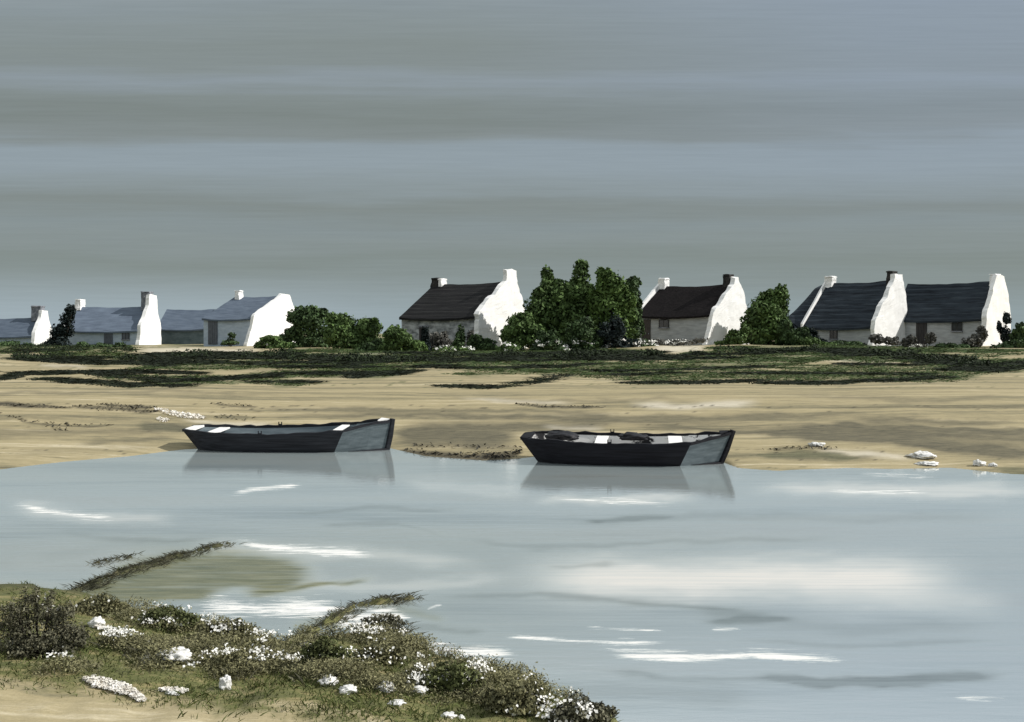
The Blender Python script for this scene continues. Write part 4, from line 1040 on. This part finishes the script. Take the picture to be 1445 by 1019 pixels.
# ------------------------------------------------------------------ boats
def boat(label, bow_px, stern_px, y_near, rot_deg, st, hullm, thw, bow_white, inner='boat_inner'):
    """near-side waterline on photo row y_near; bow to the right"""
    d = EYE * F / (y_near - HZ)
    beam = max(s[2] for s in st)
    a = R(rot_deg)
    # scale so that stern..bow span the photo columns
    Lx = st[-1][0]
    d0 = d + beam * 0.8 * math.cos(a)
    S = (bow_px - stern_px) * d0 / F / (Lx * math.cos(a))
    X0 = (stern_px - CX) * d0 / F
    Y0 = d0 + Lx * S * math.sin(-a) * 0.5
    o = empty('rowing_boat', (X0, Y0, 0.02), a); o.rotation_euler = (R(2.5), 0, a); o.scale = (S, S, S)
    tag(o, label, 'boat', 'rowing boats at the water edge')
    N = 48; SH = 4
    ss = np.linspace(0, len(st) - 1, N + 1)
    A = np.array(st, float)
    def smooth_interp(j):
        # catmull-rom through stations except a hard shoulder at the last but one
        out = []
        for s in ss:
            i = min(int(s), len(st) - 2); u = s - i
            p1, p2 = A[i, j], A[i + 1, j]
            if i >= SH:
                out.append(p1 + (p2 - p1) * u); continue
            p0 = A[max(i - 1, 0), j]; p3 = A[i + 2, j] if i + 2 <= SH else 2 * p2 - p1
            out.append(0.5 * (2 * p1 + (p2 - p0) * u + (2 * p0 - 5 * p1 + 4 * p2 - p3) * u * u + (3 * p1 - p0 - 3 * p2 + p3) * u ** 3))
        return np.array(out)
    xg, xc, bg, bc, zs, zb = [smooth_interp(j) for j in range(6)]
    shoulder = int(round(N * SH / (len(st) - 1)))
    K = 4
    def side(sign, i, lev, out=0.0):
        # lev 0 at the chine .. 1 at the sheer; clinker steps push the foot of each strake out
        return Vector((xc[i] + (xg[i] - xc[i]) * lev, sign * (bc[i] + (bg[i] - bc[i]) * lev + out), zb[i] + (zs[i] - zb[i]) * lev))
    bm = bmesh.new()
    for sgn in (-1, 1):
        for k in range(K):
            l0, l1 = k / K, (k + 1) / K
            for i in range(shoulder):
                q = [side(sgn, i, l0, 0.022), side(sgn, i + 1, l0, 0.022), side(sgn, i + 1, l1, 0.004), side(sgn, i, l1, 0.004)]
                bm.faces.new([bm.verts.new(p) for p in q])
                q2 = [side(sgn, i, l0, 0.022), side(sgn, i + 1, l0, 0.022), side(sgn, i + 1, l0, 0.0), side(sgn, i, l0, 0.0)]
                bm.faces.new([bm.verts.new(p) for p in q2])
    for i in range(N):
        q = [side(-1, i, 0), side(-1, i + 1, 0), side(1, i + 1, 0), side(1, i, 0)]
        bm.faces.new([bm.verts.new(p) for p in q])
    bmesh.ops.remove_doubles(bm, verts=bm.verts, dist=0.0005)
    bm_obj('hull', bm, M[hullm], o)
    # grey bow panels
    for sgn in (-1, 1):
        bm = bmesh.new()
        for i in range(shoulder, N):
            for k in range(K):
                q = [side(sgn, i, k / K, 0.012), side(sgn, i + 1, k / K, 0.012), side(sgn, i + 1, (k + 1) / K, 0.006), side(sgn, i, (k + 1) / K, 0.006)]
                bm.faces.new([bm.verts.new(p) for p in q])
        bmesh.ops.remove_doubles(bm, verts=bm.verts, dist=0.0005)
        bm_obj('bow_panel', bm, M['boat_grey'], o)
        # dark bottom strake under the panel
        bm = bmesh.new()
        pts = [side(sgn, i, 0.06, 0.03) for i in range(shoulder, N + 1)]
        add_tube(bm, [tuple(p) for p in pts], [0.055] * len(pts), 6)
        bm_obj('chine_strip', bm, M[hullm], o)
    # inside
    bm = bmesh.new()
    inn = 0.045
    def ins(sgn, i, lev):
        p = side(sgn, i, lev); p.y -= sgn * min(inn, bg[i] * 0.8); p.z = max(p.z, 0.10); return p
    for i in range(N):
        for sgn in (-1, 1):
            for k in range(3):
                q = [ins(sgn, i, k / 3), ins(sgn, i + 1, k / 3), ins(sgn, i + 1, (k + 1) / 3), ins(sgn, i, (k + 1) / 3)]
                bm.faces.new([bm.verts.new(p) for p in q])
        q = [ins(-1, i, 0), ins(-1, i + 1, 0), ins(1, i + 1, 0), ins(1, i, 0)]
        bm.faces.new([bm.verts.new(p) for p in q])
    bmesh.ops.remove_doubles(bm, verts=bm.verts, dist=0.0005)
    bm_obj('inner_planking', bm, M[inner], o)
    # gunwales
    for sgn in (-1, 1):
        bm = bmesh.new()
        rings = []
        for i in range(N + 1):
            p = side(sgn, i, 1.0); w0 = 0.035; h0 = 0.045
            jz = mnoise.noise(Vector((p.x * 3.1, sgn * 2.0, st[0][4] * 9))) * 0.035 + mnoise.noise(Vector((p.x * 9.1, sgn * 2.0, 1.0))) * 0.02
            rings.append([bm.verts.new((p.x, p.y + sgn * w0, p.z - h0)), bm.verts.new((p.x, p.y + sgn * w0, p.z + 0.02 + jz)), bm.verts.new((p.x, p.y - sgn * (w0 + 0.03), p.z + 0.02 + jz)), bm.verts.new((p.x, p.y - sgn * (w0 + 0.03), p.z - h0))])
        for r0, r1_ in zip(rings, rings[1:]):
            for k in range(4):
                bm.faces.new((r0[k], r0[(k + 1) % 4], r1_[(k + 1) % 4], r1_[k]))
        bm.faces.new(rings[0][::-1]); bm.faces.new(rings[-1])
        bm_obj('gunwale', bm, M[hullm], o)
    # stem post
    bm = bmesh.new()
    p0 = side(1, N, 0.0); p1 = side(1, N, 1.0)
    add_tube(bm, [(p0.x - 0.02, 0, p0.z - 0.05), ((p0.x + p1.x) / 2 + 0.02, 0, (p0.z + p1.z) / 2), (p1.x + 0.03, 0, p1.z + 0.05)], [0.095, 0.095, 0.075], 6)
    bm_obj('stem_post', bm, M[hullm], o)
    # stern board
    bm = bmesh.new()
    q = [side(-1, 0, 0), side(1, 0, 0), side(1, 0, 1), side(-1, 0, 1)]
    add_prism(bm, [(p.x - 0.02, p.y, p.z) for p in q], [(p.x + 0.04, p.y * 0.97, p.z) for p in q])
    bm_obj('transom', bm, M[hullm], o)
    # thwarts and white breast hook
    for x0, w, dz in thw:
        i = int(np.argmin(np.abs(xg - x0)))
        b = bg[i] - 0.06 - (bg[i] - bc[i]) * (dz + 0.04) / (zs[i] - zb[i])
        z = zs[i] - dz
        bm = bmesh.new(); add_box(bm, x0 - w / 2, x0 + w / 2, -b, b, z - 0.04, z)
        bmesh.ops.bevel(bm, geom=bm.edges[:], offset=0.008, segments=1, affect='EDGES')
        bm_obj('thwart', bm, M['boat_white'], o)
    bm = bmesh.new()
    i0 = N - 6
    a0 = side(-1, i0, 1.0); a1 = side(1, i0, 1.0); tp = side(1, N, 1.0)
    add_prism(bm, [(a0.x, a0.y * 0.9, a0.z + 0.022), (tp.x - 0.05, 0.0, tp.z + 0.022), (a1.x, a1.y * 0.9, a1.z + 0.022)], [(a0.x, a0.y * 0.9, a0.z + 0.055), (tp.x - 0.05, 0.0, tp.z + 0.055), (a1.x, a1.y * 0.9, a1.z + 0.055)])
    bm_obj('breast_hook', bm, M['boat_white' if bow_white else hullm], o)
    bm = bmesh.new()
    i1 = 5
    b0 = side(-1, 0, 1); b1 = side(1, 0, 1); c0 = side(-1, i1, 1); c1 = side(1, i1, 1)
    add_prism(bm, [(b0.x + .05, b0.y * .9, b0.z - .03), (c0.x, c0.y * .93, c0.z - .03), (c1.x, c1.y * .93, c1.z - .03), (b1.x + .05, b1.y * .9, b1.z - .03)],
              [(b0.x + .05, b0.y * .9, b0.z + .024), (c0.x, c0.y * .93, c0.z + .024), (c1.x, c1.y * .93, c1.z + .024), (b1.x + .05, b1.y * .9, b1.z + .024)])
    bm_obj('stern_deck', bm, M['boat_white' if bow_white else hullm], o)
    # rowlocks
    for sgn in (-1, 1):
        i = int(N * 0.42); p = side(sgn, i, 1.0)
        bm = bmesh.new()
        add_box(bm, p.x - 0.05, p.x + 0.05, p.y - 0.025, p.y + 0.025, p.z + 0.021, p.z + 0.05); add_box(bm, p.x - 0.05, p.x - 0.03, p.y - 0.015, p.y + 0.015, p.z + 0.05, p.z + 0.11); add_box(bm, p.x + 0.03, p.x + 0.05, p.y - 0.015, p.y + 0.015, p.z + 0.05, p.z + 0.11)
        bm_obj('rowlock', bm, M[hullm], o)
    return o, S


st1 = [(0.0, 0.42, 0.34, 0.22, 0.53, -0.06), (0.55, 0.80, 0.64, 0.48, 0.52, -0.10), (1.6, 1.65, 0.84, 0.66, 0.48, -0.12), (3.0, 3.0, 0.88, 0.68, 0.50, -0.12), (4.46, 4.12, 0.80, 0.62, 0.60, -0.10), (5.14, 4.92, 0.37, 0.29, 0.75, -0.08), (5.56, 5.42, 0.03, 0.03, 0.76, -0.06)]
st2 = [(0.0, 0.46, 0.42, 0.26, 0.60, -0.06), (0.5, 0.80, 0.70, 0.52, 0.60, -0.10), (1.5, 1.55, 0.86, 0.70, 0.56, -0.12), (2.9, 2.9, 0.88, 0.70, 0.54, -0.12), (4.10, 3.80, 0.80, 0.62, 0.58, -0.10), (4.72, 4.36, 0.34, 0.26, 0.68, -0.08), (5.1, 4.80, 0.03, 0.03, 0.74, -0.06)]
b1, S1 = boat('slim black rowing boat with grey inner planking and a high grey bow', 554, 262, 638, -4, st1, 'hull', ((0.80, 0.30, 0.04), (2.5, 0.22, 0.26), (4.15, 0.22, 0.03)), True)
b2, S2 = boat('jet black rowing boat with white thwarts and dark bundles inside, right of the two', 1028, 738, 657, -8, st2, 'hull_black', ((1.95, 0.30, 0.05), (3.75, 0.34, 0.04)), False, 'boat_broken')


def bundle(label, bo, S, x, y, z, lx, ly, lz, seed):
    bm = bmesh.new(); bmesh.ops.create_icosphere(bm, subdivisions=4, radius=1)
    off = Vector((seed * 3.3, seed, -seed))
    for v in bm.verts:
        n = mnoise.fractal(v.co * 1.6 + off, 0.8, 2.0, 4)
        v.co *= 1 + 0.30 * n
        v.co.z = max(v.co.z, -0.6)
        v.co = Vector((v.co.x * lx, v.co.y * ly, v.co.z * lz))
    o = bm_obj('tarpaulin_bundle', bm, M['tarp'], None, True)
    a = bo.rotation_euler.z
    o.location = (bo.location.x + S * (x * math.cos(a) - y * math.sin(a)), bo.location.y + S * (x * math.sin(a) + y * math.cos(a)), S * z)
    o.rotation_euler = (0, 0, a)
    tag(o, label, 'bundle', 'dark bundles in the right boat')


bundle('bigger black tarpaulin bundle near the stern of the jet black boat', b2, S2, 0.95, 0.2, 0.58, 0.42, 0.34, 0.13, 1)
bundle('smaller black tarpaulin bundle amidships in the jet black boat', b2, S2, 2.72, 0.3, 0.58, 0.36, 0.30, 0.11, 2)

# ------------------------------------------------------------------ light, sky, camera
SUN_EL, SUN_AZ = R(36), R(-3)     # azimuth measured from +X towards +Y
sd = Vector((math.cos(SUN_EL) * math.cos(SUN_AZ), math.cos(SUN_EL) * math.sin(SUN_AZ), math.sin(SUN_EL)))
ld = bpy.data.lights.new('sun', 'SUN'); ld.energy = 4.35; ld.angle = R(0.8); ld.color = (1.0, 0.965, 0.91)
lo_ = bpy.data.objects.new('sun', ld); COL.objects.link(lo_)
lo_.rotation_euler = sd.to_track_quat('Z', 'Y').to_euler(); lo_.location = (60, 0, 60)

w = bpy.data.worlds.new('World'); scn.world = w; w.use_nodes = True
nt = w.node_tree; nt.nodes.clear()
out = nd(nt, 'ShaderNodeOutputWorld')
sky = nd(nt, 'ShaderNodeTexSky', sky_type='NISHITA'); sky.sun_disc = False; sky.sun_elevation = SUN_EL; sky.sun_rotation = R(90) - SUN_AZ
tc = nd(nt, 'ShaderNodeTexCoord'); sp = nd(nt, 'ShaderNodeSeparateXYZ'); nt.links.new(tc.outputs['Generated'], sp.inputs[0])
hor = math_n(nt, 'SQRT', math_n(nt, 'ADD', math_n(nt, 'MULTIPLY', sp.outputs[0], sp.outputs[0]), math_n(nt, 'MULTIPLY', sp.outputs[1], sp.outputs[1])))
tan_el = math_n(nt, 'DIVIDE', sp.outputs[2], math_n(nt, 'MAXIMUM', math_n(nt, 'ABSOLUTE', sp.outputs[1]), 0.05))
cmb = nd(nt, 'ShaderNodeCombineXYZ')
nt.links.new(math_n(nt, 'MULTIPLY', sp.outputs[0], 1.3), cmb.inputs[0]); nt.links.new(math_n(nt, 'MULTIPLY', sp.outputs[1], 1.3), cmb.inputs[1]); nt.links.new(math_n(nt, 'MULTIPLY', tan_el, 9.0), cmb.inputs[2])
n1 = nd(nt, 'ShaderNodeTexNoise'); n1.inputs['Scale'].default_value = 1.5; n1.inputs['Detail'].default_value = 6; n1.inputs['Roughness'].default_value = 0.55; nt.links.new(cmb.outputs[0], n1.inputs['Vector'])
cmb2 = nd(nt, 'ShaderNodeCombineXYZ')
nt.links.new(math_n(nt, 'MULTIPLY', sp.outputs[0], 2.0), cmb2.inputs[0]); nt.links.new(math_n(nt, 'MULTIPLY', sp.outputs[1], 2.0), cmb2.inputs[1]); nt.links.new(math_n(nt, 'MULTIPLY', tan_el, 70.0), cmb2.inputs[2])
n2 = nd(nt, 'ShaderNodeTexNoise'); n2.inputs['Scale'].default_value = 2.0; n2.inputs['Detail'].default_value = 5; nt.links.new(cmb2.outputs[0], n2.inputs['Vector'])
h = math_n(nt, 'ADD', tan_el, math_n(nt, 'MULTIPLY', math_n(nt, 'SUBTRACT', n1.outputs['Fac'], 0.5), 0.075))
h = math_n(nt, 'ADD', h, math_n(nt, 'MULTIPLY', math_n(nt, 'SUBTRACT', n2.outputs['Fac'], 0.5), 0.018))


def s2l(c):
    return tuple(((x / 255 + 0.055) / 1.055) ** 2.4 if x > 10 else x / 255 / 12.92 for x in c)


T = lambda y: (HZ - y) / F          # tangent of elevation of photo row y
GREY = (126, 134, 131); BLUE = (146, 160, 169)
rows_ = [(470, (146, 163, 168)), (440, (143, 159, 164)), (400, (134, 146, 147)), (360, (126, 136, 133)), (335, (133, 143, 143)), (318, (132, 143, 145)), (295, (126, 134, 131)), (270, (138, 149, 152)),
         (235, (147, 160, 168)), (205, (145, 158, 166)), (185, (130, 138, 137)), (160, (121, 129, 125)), (140, (128, 137, 135)), (118, (142, 153, 160)), (95, (132, 141, 140)), (60, (131, 140, 138)), (20, (136, 146, 147)), (0, (138, 149, 153))]
SC = 1.0 / 0.9
rows_ = [(y, tuple(0.82 * v + 0.18 * g + 4 for v, g in zip(c, (136, 146, 147)))) for y, c in rows_]
ramp_c = nd(nt, 'ShaderNodeValToRGB'); e = ramp_c.color_ramp.elements
while len(e) > 1: e.remove(e[-1])
e[0].position = 0.0; e[0].color = c4(s2l(rows_[0][1]))
for y, c in rows_[1:]:
    q = e.new(T(y) * SC); q.color = c4(s2l(c))
for tv, c in ((0.40, (176, 186, 190)), (0.60, (205, 212, 213)), (0.9, (222, 226, 226))):
    q = e.new(tv * SC); q.color = c4(s2l(c))
nt.links.new(math_n(nt, 'MULTIPLY', h, SC, True), ramp_c.inputs[0])
# clearer blue breaks to the right, higher up
side_ = math_n(nt, 'MULTIPLY', math_n(nt, 'MULTIPLY', math_n(nt, 'ADD', sp.outputs[0], 0.05), 2.6, True), math_n(nt, 'MULTIPLY', math_n(nt, 'SUBTRACT', tan_el, 0.10), 5.0, True))
n3 = nd(nt, 'ShaderNodeTexNoise'); n3.inputs['Scale'].default_value = 6.0; n3.inputs['Detail'].default_value = 6; n3.inputs['Roughness'].default_value = 0.7; nt.links.new(cmb2.outputs[0], n3.inputs['Vector'])
cl = mixc(nt, math_n(nt, 'MULTIPLY', side_, 0.6), ramp_c.outputs[0], s2l((149, 163, 180)))
lowl = math_n(nt, 'MULTIPLY', math_n(nt, 'MULTIPLY', sp.outputs[0], -4.0, True), math_n(nt, 'SUBTRACT', 1.0, math_n(nt, 'MULTIPLY', tan_el, 15.0, True)))
cl = mixc(nt, math_n(nt, 'MULTIPLY', lowl, 1.0), cl, s2l((166, 181, 190)))
cl = mixc(nt, 0.15, cl, ramp(nt, n3.outputs['Fac'], [(0.3, 0.36), (0.7, 0.64)]), 'OVERLAY')
below = math_n(nt, 'LESS_THAN', sp.outputs[2], -0.002)
cl = mixc(nt, below, cl, (0.20, 0.18, 0.13))
bg1 = nd(nt, 'ShaderNodeBackground'); bg1.inputs[1].default_value = 0.06; nt.links.new(sky.outputs[0], bg1.inputs[0])
bg2 = nd(nt, 'ShaderNodeBackground'); bg2.inputs[1].default_value = 1.0; nt.links.new(cl, bg2.inputs[0])
mx = nd(nt, 'ShaderNodeMixShader'); mx.inputs[0].default_value = 0.93
nt.links.new(bg1.outputs[0], mx.inputs[1]); nt.links.new(bg2.outputs[0], mx.inputs[2]); nt.links.new(mx.outputs[0], out.inputs[0])

cd = bpy.data.cameras.new('camera'); co = bpy.data.objects.new('camera', cd); COL.objects.link(co)
co.location = (0, 0, EYE); co.rotation_euler = (R(90), 0, 0)
cd.lens = 35; cd.sensor_width = 36; cd.shift_y = -(509.5 - HZ) / 1445.0
cd.clip_start = 0.05; cd.clip_end = 9000
scn.camera = co
scn.view_settings.view_transform = 'Standard'; scn.view_settings.look = 'None'
scn.view_settings.exposure = 0.0; scn.view_settings.gamma = 1.0; scn.view_settings.use_curve_mapping = False
scn.cycles.max_bounces = 6
